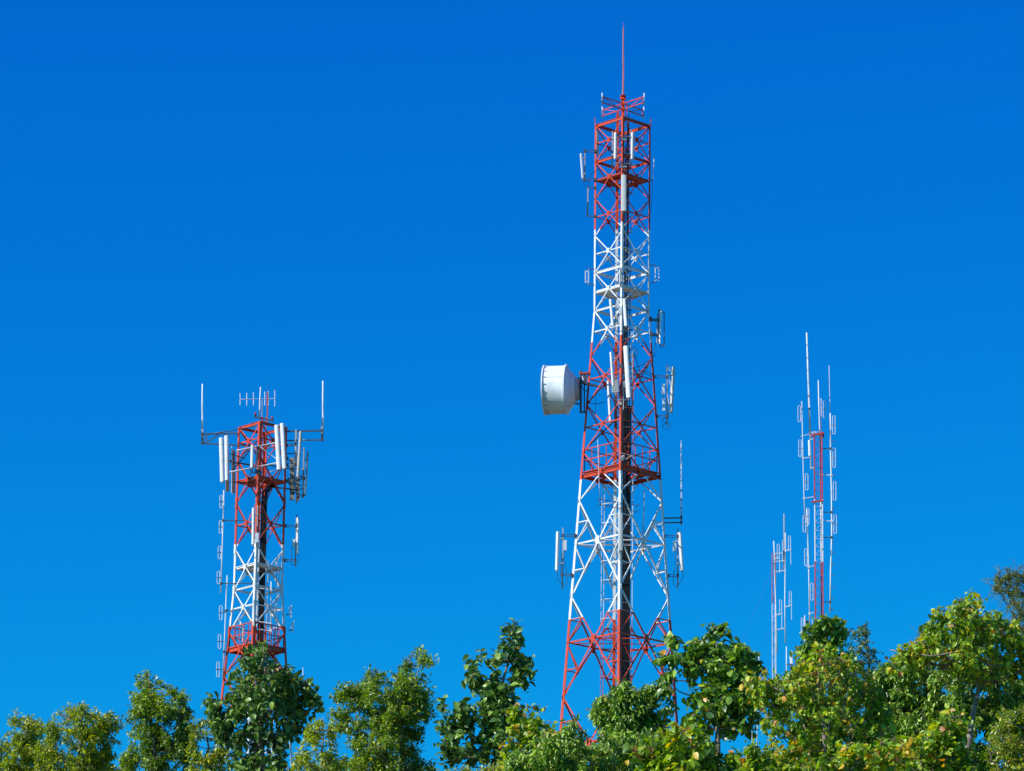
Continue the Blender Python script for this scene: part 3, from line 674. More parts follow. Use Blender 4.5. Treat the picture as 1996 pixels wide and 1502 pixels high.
def array(label, pole, loops, arms, Y, group, r=.03, w=5, lr=.019, name='dipole_array', gap=False):
    root = thing(name, at(pole[-1][0], pole[-1][1], Y), label, 'antenna', group)
    MB().tube([at(x, y, Y) for x, y in pole], r, 8).build('pole', PALEM, root, smooth=True)
    def polex(y):
        for (xa, ya), (xb, yb) in zip(pole, pole[1:]):
            if ya <= y <= yb: return xa + (xb-xa)*(y-ya)/(yb-ya)
        return pole[-1][0] if y > pole[-1][1] else pole[0][0]
    for (x, y0, y1_) in loops:
        m = MB(); hloop(m, x, y0, y1_, w, Y, lr); o = m.build('folded_dipole', PALEM, root)
        ym = (y0+y1_)/2; px = polex(ym); e = x + (w/2+1)*(1 if x > px else -1)
        MB().bar(at(px, ym, Y), at(e, ym, Y), .045).build('stub', DARKST if Y < 230 else GALV, o)
    for (y, xb, dk) in arms:
        c = MB().bar(at(polex(y)-1, y, Y), at(xb, y + (0 if dk else -3), Y), .045); c.bar(at(polex(y)-2, y, Y), at(polex(y)+2, y, Y), .13); c.build('clamp_arm', DARKST if dk else PALEM, root)
    return root
array('four element folded dipole array hanging left of the left tower, upper one', [(436, 955), (435, 1015), (433, 1075), (430, 1155)], [(431, 965, 990), (430, 1014, 1039), (428, 1064, 1089), (426, 1113, 1138)], [(1014, 483, 1), (1137, 500, 1)], YL, 'dipole arrays of the left tower')
array('folded dipole array hanging left of the left tower, lower one', [(442.5, 1121), (441, 1160), (438, 1240), (434, 1324)], [(430.5, 1180, 1208), (428, 1236, 1264), (425, 1290, 1319)], [(1190, 454, 1), (1270, 445, 1)], YL, 'dipole arrays of the left tower')
array('upright white pole antenna right of centre in the left tower\'s white section', [(528, 1132), (528, 1180), (528, 1234)], [], [(1149, 506, 0), (1190, 518, 0), (1214, 504, 0), (1229, 504, 0)], YL-.6, None, name='pole_antenna')
for i, (x, y0, y1_) in enumerate(((567, 1179, 1203), (571, 1209, 1233))):
    r_ = thing('loop_antenna', at(x, y1_, YL), 'small %s two-bar antenna right of the left tower above its platform' % ('upper', 'lower')[i], 'antenna', 'small bar antennas right of the left tower')
    m = MB(); m.bar(at(x+1, y0, YL), at(x, y1_, YL), .07); m.bar(at(x-3, y0+4, YL), at(x-3, y1_-6, YL), .04); m.bar(at(x-4, y0+7, YL), at(x+1, y0+7, YL), .04); m.build('radiator', PALEM, r_)
    MB().bar(at(x, y1_-6, YL), at(x-9, y1_-5, YL), .05).build('clamp_arm', DARKST, r_)
r_ = panel('stubby cream panel tilted on a short post above the left tower\'s platform', (468.5, 1211), (471, 1222), .10, YL-.5, 30, .08)
MB().tube([at(473, 1250, YL-.5), at(473.5, 1219, YL-.5)], .03, 8).build('mount_pipe', PALEM, r_)
whip('thin white tip of an antenna just over the dark round-topped tree', 590, 1420, 590.5, 1301, 232, .018)

# ---------------- right hand masts
YR = 240.0
def lattice_mast(label, x0, y0, w0, x1, y1, w1, bands, pitch, Y, r=.03):
    P1 = at(x0, y0, Y); zt = P1.z; X = P1.x
    base = ground_z(X, Y) - .2
    root = thing('guyed_mast', (X, Y, base), label, 'mast', 'slim guyed lattice masts')
    hw = w0/2*dpx(Y); paint = tower_paint('mast_paint', [(row_z(X, Y, rr_)-base if rr_ else 99, c) for rr_, c in bands], (.56, .055, .035))
    C = [Vector((X-hw, Y-.1, 0)), Vector((X+hw, Y-.1, 0)), Vector((X+.72*hw, Y+hw*1.5, 0))]
    for c in C: MB().tube([c+Vector((0,0,base)), c+Vector((0,0,zt))], r, 6).build('leg', paint, root)
    z = zt; m = MB(); i = 0
    while z - pitch > base:
        for a in range(3):
            if a: 
                m.bar(C[a]+Vector((0,0,z)), C[(a+1)%3]+Vector((0,0,z)), .008); continue
            p, q = C[a], C[(a+1) % 3]
            if a == 1 and True: p, q = q, p
            m.bar(p+Vector((0,0,z)), q+Vector((0,0,z)), .016); m.bar(p+Vector((0,0,z-pitch)), q+Vector((0,0,z)), .012) if a == 0 else m.bar(p+Vector((0,0,z)), q+Vector((0,0,z-pitch)), .008)
        z -= pitch
    m.build('lacing', paint, root)
    return root, paint, X, base, zt
RA, RAp, XA, bA, zA = lattice_mast('taller slim lattice mast right of the big tower, ringed by dipole arrays', 1594.5, 846, 15, 0, 0, 0, [(1100, 'r'), (977, 'w'), (None, 'r')], 16.2*dpx(YR), YR, .036)
# masts are vertical; a slight clockwise lean in the photograph comes from the camera
m = MB(); m.poly([at(1580, 849, YR-.1), at(1606, 843, YR-.1), at(1606, 843, YR+.45), at(1584, 849, YR+.45)], .05); m.bar(at(1581, 849, YR-.1), at(1606, 844, YR-.1), .09); m.build('top_plate', REDP, RA)
m = MB(); m.bar(at(1582, 978, YR-.15), at(1605, 975.5, YR-.15), .07, .09); m.build('flange', REDP, RA)
MB().tube([at(1604.5, 852, YR), at(1604.5, 845, YR)], .06, 8).build('warning_lamp', LAMP, RA)
m = MB(); m.bar(at(1602.5, 1057, YR-.2), at(1603, 1069, YR-.2), .12); m.build('junction_box', PALEM, RA)
m = MB().tube([at(1603.5, 1198, YR-.12), at(1603.5, 1072, YR-.12), at(1602.5, 1095, YR-.12)], .03, 5)
RB, RBp, XB, bB, zB = lattice_mast('shorter slim lattice mast just left of the taller one, its lower part hidden by trees', 1508, 1079, 7, 0, 0, 0, [(1180, 'w'), (None, 'r')], 22*dpx(YR), YR-2, .018)
for root, X, zs, Yv, sides in ((RA, XA, (zA-10.5, zA-4), YR, ((1, 1.0), (-1, 1.0), (.1, 1))), (RB, XB, (zB-4, zB-.7), YR-2, ((-1, 1), (1, .2)))):
    for zz in zs:
        for sx_, sc in (((1, 1), ) if root is RA else ((-1, 1), )):
            p = Vector((X, Yv, zz)); q = Vector((X + sx_*8, Yv + 3, 0)); q.z = ground_z(q.x, q.y)
            MB().tube([p, q], .0035, 4).build('guy_wire', DARKST, root)
r_ = whip('very tall tapering white whip with dark joints, highest of the right hand masts', 1579, 846, 1572.5, 648, YR, .05, bands=7)
MB().tube([at(1579, 846, YR), at(1580.5, 915, YR)], .035, 8).build('mount_pipe', GALV, r_)
m = MB(); m.bar(at(1577, 843, YR), at(1590, 841, YR), .04); m.bar(at(1561, 850, YR), at(1595, 841, YR), .035); m.bar(at(1578, 857, YR), at(1586, 854, YR), .05); m.bar(at(1580, 911, YR), at(1587, 912, YR), .06); m.build('clamp_arm', PALEM, r_)
panel('small pale panel under the very tall whip, beside the mast top', (1577.5, 858), (1578.5, 888), .15, YR-.15, 10, .09, PALEM, group=None)
whip('plain white whip rising from the mast top plate, second highest there', 1598.5, 870, 1595, 741, YR, .036)
array('short thin whip with a twin loop beside it, above the red mast plate', [(1600.5, 776), (1601, 845)], [(1607, 781, 814)], [], YR+.2, 'dipole arrays around the right masts', r=.02, w=4)
whip('thin two stage rod standing on the right hand dipole array', 1618, 806, 1616, 712, YR, .017, bands=2)
ga = 'dipole arrays around the right masts'
r_ = array('long right hand dipole array with four large loops on its right side', [(1618, 805), (1619, 870), (1621, 960), (1621.5, 1040), (1619, 1120), (1618, 1193)], [(1625.5, 810, 846), (1626, 873, 911), (1627, 938, 975), (1628, 1003, 1040)], [(874, 1603, 1), (926, 1588, 0), (998, 1603, 1), (1016, 1603, 0), (1047, 1603, 1), (1173, 1605, 1)], YR, ga, r=.042)
for y in (860, 925, 990, 1055, 1077, 1099, 1121, 1143, 1165, 1187): 
    x = 1620.5 - max(0, y-1040)*.014; MB().bar(at(x, y, YR), at(x+7, y+1, YR), .035).build('stub', DARKST, r_)
array('upper left dipole array with loops on both sides of its pole', [(1562.5, 782), (1563.5, 806), (1564.5, 850), (1565.5, 900), (1567, 960), (1569, 1012)], [(1558, 790, 822), (1559.5, 857, 890), (1572.5, 923, 955), (1574.5, 990, 1022)], [(893, 1584, 0), (971, 1586, 0)], YR, ga, r=.026)
array('lower left dipole array reaching down into the tree tops', [(1572.5, 992), (1575, 1060), (1577, 1130), (1578.5, 1232)], [(1568, 1004, 1037), (1571, 1069, 1103), (1582.5, 1136, 1170), (1586, 1204, 1236)], [(1105, 1587, 0), (1196, 1587, 0)], YR, ga, r=.032)
array('short dipole array stub emerging left of the dark tree top', [(1568.5, 1199), (1569, 1300)], [(1564, 1204, 1240)], [], YR, ga, r=.026, w=4)
def hook(m, xp, x, y0, y1_, ya, Y, r=.018):
    m.tube([at(a, b, Y) for a, b in ((x-2, ya), (x-2, y0+2), (x-1, y0), (x+1, y0), (x+2, y0+2), (x+2.6, y1_))], r, 5); m.bar(at(xp, ya+1, Y), at(x+3, ya-1, Y), .06)
gh = 'hook shaped dipole arrays by the shorter mast'
def hook_array(label, pole, hooks, arms, Y):
    root = thing('hook_antenna', at(*pole[-1], Y), label, 'antenna', gh)
    MB().tube([at(x, y, Y) for x, y in pole], .032, 8).build('pole', PALEM, root, smooth=True)
    for h in hooks: m = MB(); hook(m, *h, Y); m.build('hook_element', PALEM, root)
    for (y, xa, xb) in arms: MB().bar(at(xa, y+1, Y), at(xb, y-2, Y), .05).build('clamp_arm', PALEM, root)
hook_array('pole with hook shaped elements against the shorter mast', [(1508, 1054), (1510.5, 1130), (1512.5, 1190), (1514.5, 1272)], [(1509, 1517, 1060, 1116, 1088), (1513, 1521.5, 1169, 1227, 1197)], [(1079, 1508, 1525), (1094, 1508, 1529), (1226, 1514, 1530)], YR-2.3)
hook_array('pole with hook shaped elements one step right of the shorter mast', [(1530.5, 1038), (1530.5, 1113), (1530, 1180), (1531, 1254)], [(1531, 1539, 1044, 1100, 1072), (1531, 1540.5, 1152, 1208, 1181)], [(1113, 1512, 1532)], YR-2.3)
m = thing('whip_antenna', at(1528, 1110, YR-2), 'pale dotted lattice whip, highest point of the shorter mast group', 'antenna')
MB().tube([at(1527.5, 1110, YR-2), at(1528.5, 1001, YR-2)], .04, 6).build('radome', metal('pale_blue_grey', (.5, .56, .68), .5, 0, .5, 25), m)
q_ = MB().bar(at(1525, 1054, YR-2), at(1525, 1095, YR-2), .03); q_.bar(at(1525, 1054, YR-2), at(1530, 1054, YR-2), .03); q_.build('bracket', PALEM, m)
r_ = thing('cylinder_antenna', at(1543, 1310, YR), 'short thick white cylinder antenna low between the masts, above the leaves', 'antenna')
MB().tube([at(1543.5, 1312, YR), at(1542, 1276, YR), at(1542, 1274, YR)], [.09, .085, .05], 12).build('radome', WHITEP, r_, smooth=True)
m = MB(); hloop(m, 1542.5, 1268, 1300, 4, YR, .014); m.build('folded_dipole', PALEM, r_)
MB().bar(at(1533, 1295, YR), at(1545, 1294, YR), .05).build('clamp_arm', DARKST, r_)
whip('plain white pole under the hook shaped elements, left of the thick cylinder', 1533, 1340, 1533, 1260, YR, .032)
r_ = thing('grid_antenna', at(1550, 1300, YR), 'dark antenna bracket beside the thick white cylinder', 'antenna')
m = MB(); m.bar(at(1546, 1281, YR), at(1556, 1279, YR), .06); m.bar(at(1551, 1281, YR), at(1551, 1310, YR), .06); m.bar(at(1549, 1285, YR), at(1558, 1275, YR), .04); m.build('bracket', DARKST, r_)
array('long white pole seen low between the leafy trees, with a tall thin loop', [(1479, 1279), (1477, 1380), (1474, 1520)], [(1471.5, 1283, 1330)], [(1309, 1468, 1)], YR, 'dipole arrays around the right masts', r=.03, w=4)
whip('second thin pole beside the long white one, seen between the trees', 1464, 1520, 1469, 1300, YR, .016)
#TREES
# ------------------------------------------------------------------ trees
def leaf_mat(name, ramp, rough=.38, trans=.38, spec=.75):
    m, t, b = principled(name); N = t.nodes; L = t.links
    at_ = N.new('ShaderNodeAttribute'); at_.attribute_name = 'leaf_tone'
    cr = N.new('ShaderNodeValToRGB'); el = cr.color_ramp.elements
    el[0].position = ramp[0][0]; el[0].color = list(ramp[0][1]) + [1]; el[1].position = ramp[-1][0]; el[1].color = list(ramp[-1][1]) + [1]
    for p, c in ramp[1:-1]: n = el.new(p); n.color = list(c) + [1]
    for e_ in el: e_.color = [min(.7, c*(.92+.5*e_.position)*k_) for c, k_ in zip(e_.color[:3], (1.12, 1.14, .95))] + [1]
    L.new(at_.outputs['Fac'], cr.inputs[0]); L.new(cr.outputs[0], b.inputs['Base Color'])
    b.inputs['Roughness'].default_value = rough; b.inputs['Specular IOR Level'].default_value = spec
    tr = N.new('ShaderNodeBsdfTranslucent'); mx = N.new('ShaderNodeMixShader'); mx.inputs[0].default_value = trans
    hs = N.new('ShaderNodeHueSaturation'); hs.inputs['Value'].default_value = 1.5; hs.inputs['Saturation'].default_value = 1.1
    L.new(cr.outputs[0], hs.inputs['Color']); L.new(hs.outputs[0], tr.inputs[0])
    out = N['Material Output']; L.new(b.outputs[0], mx.inputs[1]); L.new(tr.outputs[0], mx.inputs[2]); L.new(mx.outputs[0], out.inputs[0])
    return m
G1, G2, G3 = (.07, .135, .014), (.17, .25, .018), (.13, .18, .02)
YEL, ORA, BRN, PNK = (.42, .34, .03), (.48, .19, .025), (.26, .11, .035), (.55, .32, .17)
LM = {
 'small':  leaf_mat('small_leaf_yellowish', [(0, G1), (.45, G2), (.88, (.36, .38, .03)), (.965, (.50, .40, .05)), (.985, ORA), (1, BRN)]),
 'smallg': leaf_mat('small_leaf_green', [(0, (.055, .12, .014)), (.5, (.13, .22, .02)), (.95, (.28, .35, .04)), (.985, YEL), (1, ORA)]),
 'dark':   leaf_mat('big_leaf_dark', [(0, (.03, .08, .024)), (.6, (.08, .16, .034)), (.95, (.17, .26, .05)), (.97, (.30, .22, .04)), (.985, ORA), (1, PNK)], .42, .2, .5),
 'mid':    leaf_mat('big_leaf_autumn', [(0, (.07, .15, .02)), (.45, (.17, .28, .028)), (.78, (.31, .40, .04)), (.88, YEL), (.94, ORA), (.97, BRN), (1, PNK)], .42, .38, .5),
 'droop':  leaf_mat('hanging_leaf_green', [(0, (.055, .13, .02)), (.5, (.14, .26, .03)), (.93, (.29, .38, .06)), (.97, (.25, .24, .05)), (1, BRN)], .33, .28, .6),
 'teak':   leaf_mat('big_leaf_green', [(0, (.04, .11, .02)), (.55, (.11, .21, .03)), (.93, (.22, .33, .045)), (.96, YEL), (.985, ORA), (1, PNK)], .36, .3, .6),
 'fine':   leaf_mat('feathery_leaf', [(0, (.06, .12, .03)), (.6, (.14, .19, .035)), (1, (.32, .24, .06))], .5, .4, .3),
}
def tmpl(kind):
    if kind == 'big':
        xs_ = [0, .12, .38, .68, .9, 1.0]; wd = [0, .34, .5, .40, .17, 0]
    elif kind == 'long':
        xs_ = [0, .25, .55, .82, 1.0]; wd = [0, .38, .5, .3, 0]
    else:
        xs_ = [0, .4, 1.0]; wd = [0, .5, 0]
    v = []; f = []; cent = []
    for i, (x, w_) in enumerate(zip(xs_, wd)):
        z = -.22*x*x
        if w_ == 0: v.append((x, 0, z)); cent.append((len(v)-1,)*3)
        else:
            k = len(v); v += [(x, -w_, z+.16*w_), (x, 0, z-.0), (x, w_, z+.16*w_)]; cent.append((k, k+1, k+2))
    for a, b in zip(cent, cent[1:]):
        if a[0] == a[1]: f += [(a[0], b[0], b[1]), (a[0], b[1], b[2])]
        elif b[0] == b[1]: f += [(a[0], b[0], a[1]), (a[1], b[0], a[2])]
        else: f += [(a[0], b[0], b[1]), (a[0], b[1], a[1]), (a[1], b[1], b[2]), (a[1], b[2], a[2])]
    return np.array(v), np.array(f)
TM = {k: tmpl(k) for k in ('big', 'long', 'kite')}
#       template, length, width, leaves per twig, twig length, droop, px area per twig
KIND = {
 'small':  ('kite', .105, .055, 11, .26, .25),
 'droop':  ('long', .15, .055, 11, .24, 1.3),
 'big':    ('big', .225, .160, 6, .30, .85),
 'mid':    ('big', .170, .112, 7, .28, 1.0),
 'fine':   ('kite', .055, .020, 26, .42, .15),
}
def inpoly(poly, x, y):
    c = False; n = len(poly)
    for i in range(n):
        x0, y0 = poly[i]; x1, y1 = poly[(i+1) % n]
        if (y0 > y) != (y1 > y) and x < (x1-x0)*(y-y0)/(y1-y0)+x0: c = not c
    return c
def nrm(a): return a / np.maximum(np.linalg.norm(a, axis=1, keepdims=True), 1e-9)
def tri_mesh(name, V, Fc, tone, mat, parent):
    org = ORG[parent]; V = V - np.array(org)
    me = bpy.data.meshes.new(name); nv, nf = len(V), len(Fc)
    me.vertices.add(nv); me.vertices.foreach_set('co', V.astype(np.float32).ravel())
    me.loops.add(nf*3); me.loops.foreach_set('vertex_index', Fc.astype(np.int32).ravel())
    me.polygons.add(nf); me.polygons.foreach_set('loop_start', np.arange(nf, dtype=np.int32)*3)
    at_ = me.attributes.new('leaf_tone', 'FLOAT', 'FACE'); at_.data.foreach_set('value', tone.astype(np.float32))
    me.update(calc_edges=True); return link(name, me, mat, parent, org)
CRK = random.Random(77)
def tree(label, Y, polys, kind, mat, seed, lai=3.0, cr=(13, 24), gap=.12, trunk=None, thick=.75, bark=None, group='trees along the hillside', scale=1.0, depth=None, name='broadleaf_tree', twigr=.006, dens=1.0, front=0):
    """polys: crown outlines read from the photograph; the crown gets real depth about half its width"""
    rnd = random.Random(seed); rg = np.random.default_rng(seed)
    tk, L, Wd, nl, tl, droop = KIND[kind]; L *= scale; Wd *= scale
    mpp = dpx(Y)
    xs_ = [p[0] for pl in polys for p in pl]; ys_ = [p[1] for pl in polys for p in pl]
    x0 = trunk if trunk is not None else (min(polys[0], key=lambda p: p[1])[0]*.4 + .6*sum(p[0] for p in polys[0])/len(polys[0]))
    b0 = at(x0, 1560, Y); gz = ground_z(b0.x, Y); root = thing(name, (b0.x, Y, gz), label, 'tree', group)
    # cluster centres
    cl = []
    for pl in polys:
        xa, xb = min(p[0] for p in pl), max(p[0] for p in pl); ya, yb = min(p[1] for p in pl), max(p[1] for p in pl)
        area = 0
        for i in range(len(pl)): area += pl[i][0]*pl[(i+1) % len(pl)][1] - pl[(i+1) % len(pl)][0]*pl[i][1]
        area = abs(area)/2; rm = (cr[0]+cr[1])/2
        n = max(3, int(area / (3.1416*rm*rm) * 4.6 * dens)); tries = 0; mine = []
        while len(mine) < n and tries < n*30:
            tries += 1; x, y = rnd.uniform(xa, xb), rnd.uniform(ya, yb)
            if not inpoly(pl, x, y): continue
            if y > 1500 and rnd.random() < .3: continue
            r = rnd.uniform(*cr)
            ok = all(inpoly(pl, x + .5*r*math.cos(t), y + .55*r*math.sin(t)) for t in (0, 1.05, 2.1, 3.14, 4.2, 5.24))
            if not ok:
                r *= .55
                if not all(inpoly(pl, x + .7*r*math.cos(t), y + .7*r*math.sin(t)) for t in (0, 1.57, 3.14, 4.71)):
                    r *= .6
                    if rnd.random() > .1 and not all(inpoly(pl, x + .6*r*math.cos(t), y + .6*r*math.sin(t)) for t in (0, 1.57, 3.14, 4.71)): continue
            # gaps: coherent holes in the crown
            if noise.noise(Vector((x/42, y/42, seed*3.7))) < -.42 + gap: 
                if rnd.random() < .8: continue
            lw = min(x - min(p[0] for p in pl), max(p[0] for p in pl) - x)
            dmax = depth if depth else min(1.5, max(.25, lw*mpp*thick))
            mine.append((x, y, r, rnd.uniform(-dmax, dmax)))
        cl += mine
    # spine of the trunk through the crown
    ytop = min(ys_) + 14; tipx = [p[0] for pl in polys for p in pl if p[1] == min(ys_)][0]
    spine = []
    for i in range(9):
        t = i/8; y = 1620 + (ytop-1620)*t
        near = [c[0] for c in cl if abs(c[1]-y) < 45]
        mx = (sum(near)/len(near)) if near else tipx
        k = min(1, t*1.3); spine.append(at(x0*(1-k) + k*(mx*.5 + (tipx*t + x0*(1-t))*.5) + rnd.uniform(-4, 4), y, Y - front + rnd.uniform(-.12, .12)))
    spine = [Vector((b0.x + rnd.uniform(-.2, .2), Y, gz-.2)), Vector((b0.x, Y, (gz*.5+spine[0].z*.5)))] + spine
    hgt = max(1.0, spine[-1].z - spine[2].z); r0 = .045 + .018*min(hgt, 4)
    rad = [r0*2.0, r0*1.5] + [max(.008, r0*(1 - i/8.6)) for i in range(9)]
    tm = MB().tube(spine, rad, 7); sc_ = curve(spine[2:], 4)
    tip_p = []; tip_d = []
    lm = MB(); tw = lm
    CC = []
    for (x, y, r, dy) in cl:
        c = at(x, y, Y); CC.append((Vector((c.x, c.y + dy, c.z)), r))
    SP = np.array([tuple(q) for q in sc_]); CC.sort(key=lambda cr_: float(((SP - np.array(cr_[0]))**2).sum(1).min()))
    nodes = [tuple(q) for q in sc_]
    for c, r in CC:
        R_ = r*mpp
        NA = np.array(nodes); dd = NA - np.array(c); dist = np.sqrt((dd**2).sum(1)) + np.where(dd[:, 2] > -.05, 1.0 + dd[:, 2], 0) + np.where(np.arange(len(NA)) < len(sc_), 0, .12)
        q = Vector(nodes[int(dist.argmin())]); nodes.append(tuple(c))
        ln = (c-q).length; mid = q.lerp(c, .5) + Vector((rnd.uniform(-.12, .12)*ln, rnd.uniform(-.12, .12)*ln, -.10*ln))
        lr = min(.03, .009+.012*ln); lm.tube(curve([q, mid, c], 3), [lr, lr*.93, lr*.86, lr*.8, lr*.7, lr*.6, lr*.5], 4, False)
        A = math.pi*r*r; leafpx = (L/mpp)*(Wd/mpp)*.45
        nt_ = max(3, int(lai*A/(leafpx*nl)/2.4*1.15)) if kind != 'fine' else max(3, int(lai*A/160))
        for j in range(nt_):
            u = rnd.random()**.42; th = rnd.uniform(0, 6.283); ph = math.acos(rnd.uniform(-1, 1))
            o = Vector((math.sin(ph)*math.cos(th), math.sin(ph)*math.sin(th), math.cos(ph)*.9))
            p = c + o*R_*u
            d = (o*.8 + Vector((rnd.gauss(0, .35), rnd.gauss(0, .35), .45 + rnd.gauss(0, .25)))).normalized()
            s0 = p - d*tl*.7
            if rnd.random() < .6: tw.tube([c, s0.lerp(c, .35) , p], [twigr*1.6, twigr*1.2, twigr*.6], 3, False)
            tip_p.append(p); tip_d.append(d)
    tm.v_off = 0
    trunk_o = tm.build('trunk', bark or BARK, root, smooth=True)
    lm.build('branches', bark or BARK, trunk_o, org=ORG[root])
    P = np.array(tip_p); D = np.array(tip_d); n = len(P)
    if not n: return root
    t = np.tile(np.linspace(0, 1, nl), n); P = np.repeat(P, nl, 0); D = np.repeat(D, nl, 0); N_ = len(P)
    base = P - D*(tl*(1-t))[:, None] + rg.normal(0, .012, (N_, 3))
    aux = nrm(np.cross(D, np.array([.3, .2, .93]))); aux2 = np.cross(D, aux)
    ang = np.tile(np.arange(nl)*2.4, n) + np.repeat(rg.uniform(0, 6.28, n), nl)
    out = aux*np.cos(ang)[:, None] + aux2*np.sin(ang)[:, None]
    ld = nrm(out*(1.0) + D*(.25 + .6*t)[:, None] + rg.normal(0, .25, (N_, 3)) + np.array([0, 0, -1.0])*(droop*rg.uniform(.5, 1.2, N_))[:, None])
    upv = nrm(np.array([0, 0, 1.0]) + rg.normal(0, .55, (N_, 3)) + out*.35)
    sd = nrm(np.cross(ld, upv)); nn = np.cross(sd, ld)
    tv, tf = TM[tk]; s_ = rg.uniform(.38, 1.2, N_); tone = np.clip(rg.beta(1.3, 1.4, N_), 0, .93)
    # clump-wise tone, plus single turned leaves
    cn = np.array([noise.noise(Vector(p*1.3 + seed)) for p in base[::nl]]).repeat(nl)
    tone = np.clip(tone + cn*.35, 0, .9); tn = np.array([noise.noise(Vector(p*1.9 - seed)) for p in base[::nl]]).repeat(nl); turned = rg.random(N_) < TURN.get(mat, .02)*np.clip(.25 + 4.5*np.clip(tn - .05, 0, 1), 0, 4); tone = np.where(turned, rg.uniform(.93, 1, N_), tone)
    bend = rg.uniform(.4, 2.2, N_)
    V = (base[:, None, :] + ld[:, None, :]*(tv[None, :, 0, None]*(L*s_)[:, None, None]) + sd[:, None, :]*(tv[None, :, 1, None]*(Wd*s_)[:, None, None]) + nn[:, None, :]*(tv[None, :, 2, None]*(L*s_*bend)[:, None, None]))
    Fc = (tf[None] + (np.arange(N_)*len(tv))[:, None, None]).reshape(-1, 3)
    tri_mesh('crown', V.reshape(-1, 3), Fc, np.repeat(tone, len(tf)), LM[mat], root)
    global NLEAF; NLEAF += N_
    return root
NLEAF = 0
TURN = {'small': .045, 'smallg': .02, 'dark': .02, 'teak': .05, 'mid': .075, 'droop': .03, 'fine': 0}
tree('low yellow-green tree in the bottom left corner', 110, [[(-34,1500),(-24,1450),(8,1428),(22,1400),(40,1388),(62,1386),(80,1402),(92,1412),(96,1450),(90,1500),(92,1640),(-34,1640)]], 'small', 'small', 1, gap=-.08, dens=1.3)
tree('yellow-green tree with a pointed top, second from the left edge', 109, [[(70,1450),(92,1412),(108,1391),(124,1383),(138,1364),(150,1352),(160,1360),(172,1380),(186,1392),(205,1382),(230,1388),(243,1412),(222,1432),(238,1452),(215,1482),(232,1512),(240,1640),(60,1640)]], 'small', 'small', 2, gap=-.08, dens=1.3)
tree('tall narrow green tree with a small side top, left of the round dark tree', 107, [[(243,1332),(256,1320),(262,1306),(272,1298),(292,1298),(300,1318),(300,1340),(312,1352),(330,1338),(350,1338),(372,1350),(375,1385),(386,1405),(378,1440),(384,1470),(395,1500),(400,1640),(238,1640),(236,1480),(250,1440),(252,1380),(256,1350)], [(300,1325),(312,1318),(328,1338),(316,1350),(300,1345)]], 'small', 'smallg', 3, gap=-.02, dens=1.2)
tree('low bright green tree tucked against the left foot of the round dark tree', 103, [[(362,1410),(385,1394),(400,1390),(430,1402),(448,1440),(455,1640),(350,1640),(366,1470)]], 'small', 'small', 4, gap=-.1)
tree('round-topped dark green tree in front of the shorter lattice tower', 100, [[(512,1240),(524,1250),(532,1272),(556,1284),(580,1300),(596,1316),(612,1335),(626,1358),(624,1388),(604,1412),(578,1420),(572,1436),(560,1470),(566,1520),(566,1640),(450,1640),(445,1470),(415,1412),(400,1385),(398,1362),(425,1350),(442,1340),(448,1316),(468,1292),(486,1268),(500,1256)]], 'big', 'dark', 5, lai=3.0, cr=(10, 18), gap=-.03, scale=.72, dens=.85, front=.15)
tree('small bright tree between the round dark tree and the broad green tree', 98, [[(575,1460),(594,1430),(612,1408),(628,1400),(644,1408),(656,1430),(662,1470),(686,1500),(690,1640),(560,1640)]], 'small', 'small', 6, gap=-.1)
tree('broad green tree with a high right shoulder, left of the tall dark tree', 104, [[(640,1398),(652,1362),(662,1340),(686,1318),(702,1324),(718,1304),(746,1300),(756,1330),(774,1302),(782,1270),(800,1268),(822,1254),(836,1268),(850,1288),(848,1302),(828,1308),(834,1336),(850,1350),(842,1376),(850,1405),(826,1420),(822,1450),(826,1475),(858,1492),(880,1520),(880,1640),(640,1640),(652,1500),(690,1470),(680,1440),(650,1425)]], 'small', 'smallg', 7, lai=3.2, gap=-.08, dens=1.3)
tree('tall narrow dark tree with large leaves, centre of the picture', 100, [[(978,1212),(1005,1210),(1020,1232),(1014,1258),(1006,1272),(1032,1284),(1042,1298),(1034,1330),(1012,1340),(1000,1362),(1004,1400),(992,1460),(988,1640),(958,1640),(958,1470),(960,1420),(940,1400),(926,1360),(910,1340),(912,1300),(916,1268),(940,1266),(952,1252),(972,1240)],
      [(852,1362),(870,1354),(882,1372),(902,1354),(916,1368),(908,1382),(925,1388),(950,1412),(962,1430),(958,1500),(945,1510),(925,1488),(900,1478),(872,1480),(862,1460),(872,1436),(852,1422),(856,1402),(868,1388)]], 'big', 'dark', 8, lai=2.4, cr=(9, 16), gap=.12, dens=.55, scale=.82, trunk=985)
tree('light green tree with orange leaf tips behind the tall narrow dark tree', 97, [[(995,1372),(1012,1360),(1030,1356),(1050,1362),(1060,1385),(1056,1402),(1080,1416),(1110,1424),(1130,1450),(1130,1640),(975,1640),(985,1440),(998,1404)]], 'mid', 'mid', 9, cr=(11, 18), gap=.1, lai=2.6, scale=.9)
tree('dense tree of hanging leaves hiding the foot of the tallest tower', 100, [[(1152,1362),(1180,1350),(1192,1332),(1206,1318),(1226,1322),(1242,1334),(1250,1352),(1264,1330),(1290,1317),(1300,1332),(1314,1360),(1312,1388),(1300,1412),(1310,1640),(1150,1640),(1160,1420),(1154,1385)]], 'droop', 'droop', 10, gap=-.15, lai=4.6, dens=1.7)
tree('low wide mass of hanging leaves at the bottom centre', 92, [[(958,1500),(985,1470),(1020,1452),(1060,1440),(1098,1428),(1114,1404),(1124,1430),(1150,1446),(1200,1432),(1260,1430),(1300,1460),(1310,1640),(940,1640)]], 'droop', 'droop', 11, gap=-.15, lai=3.6, dens=1.4)
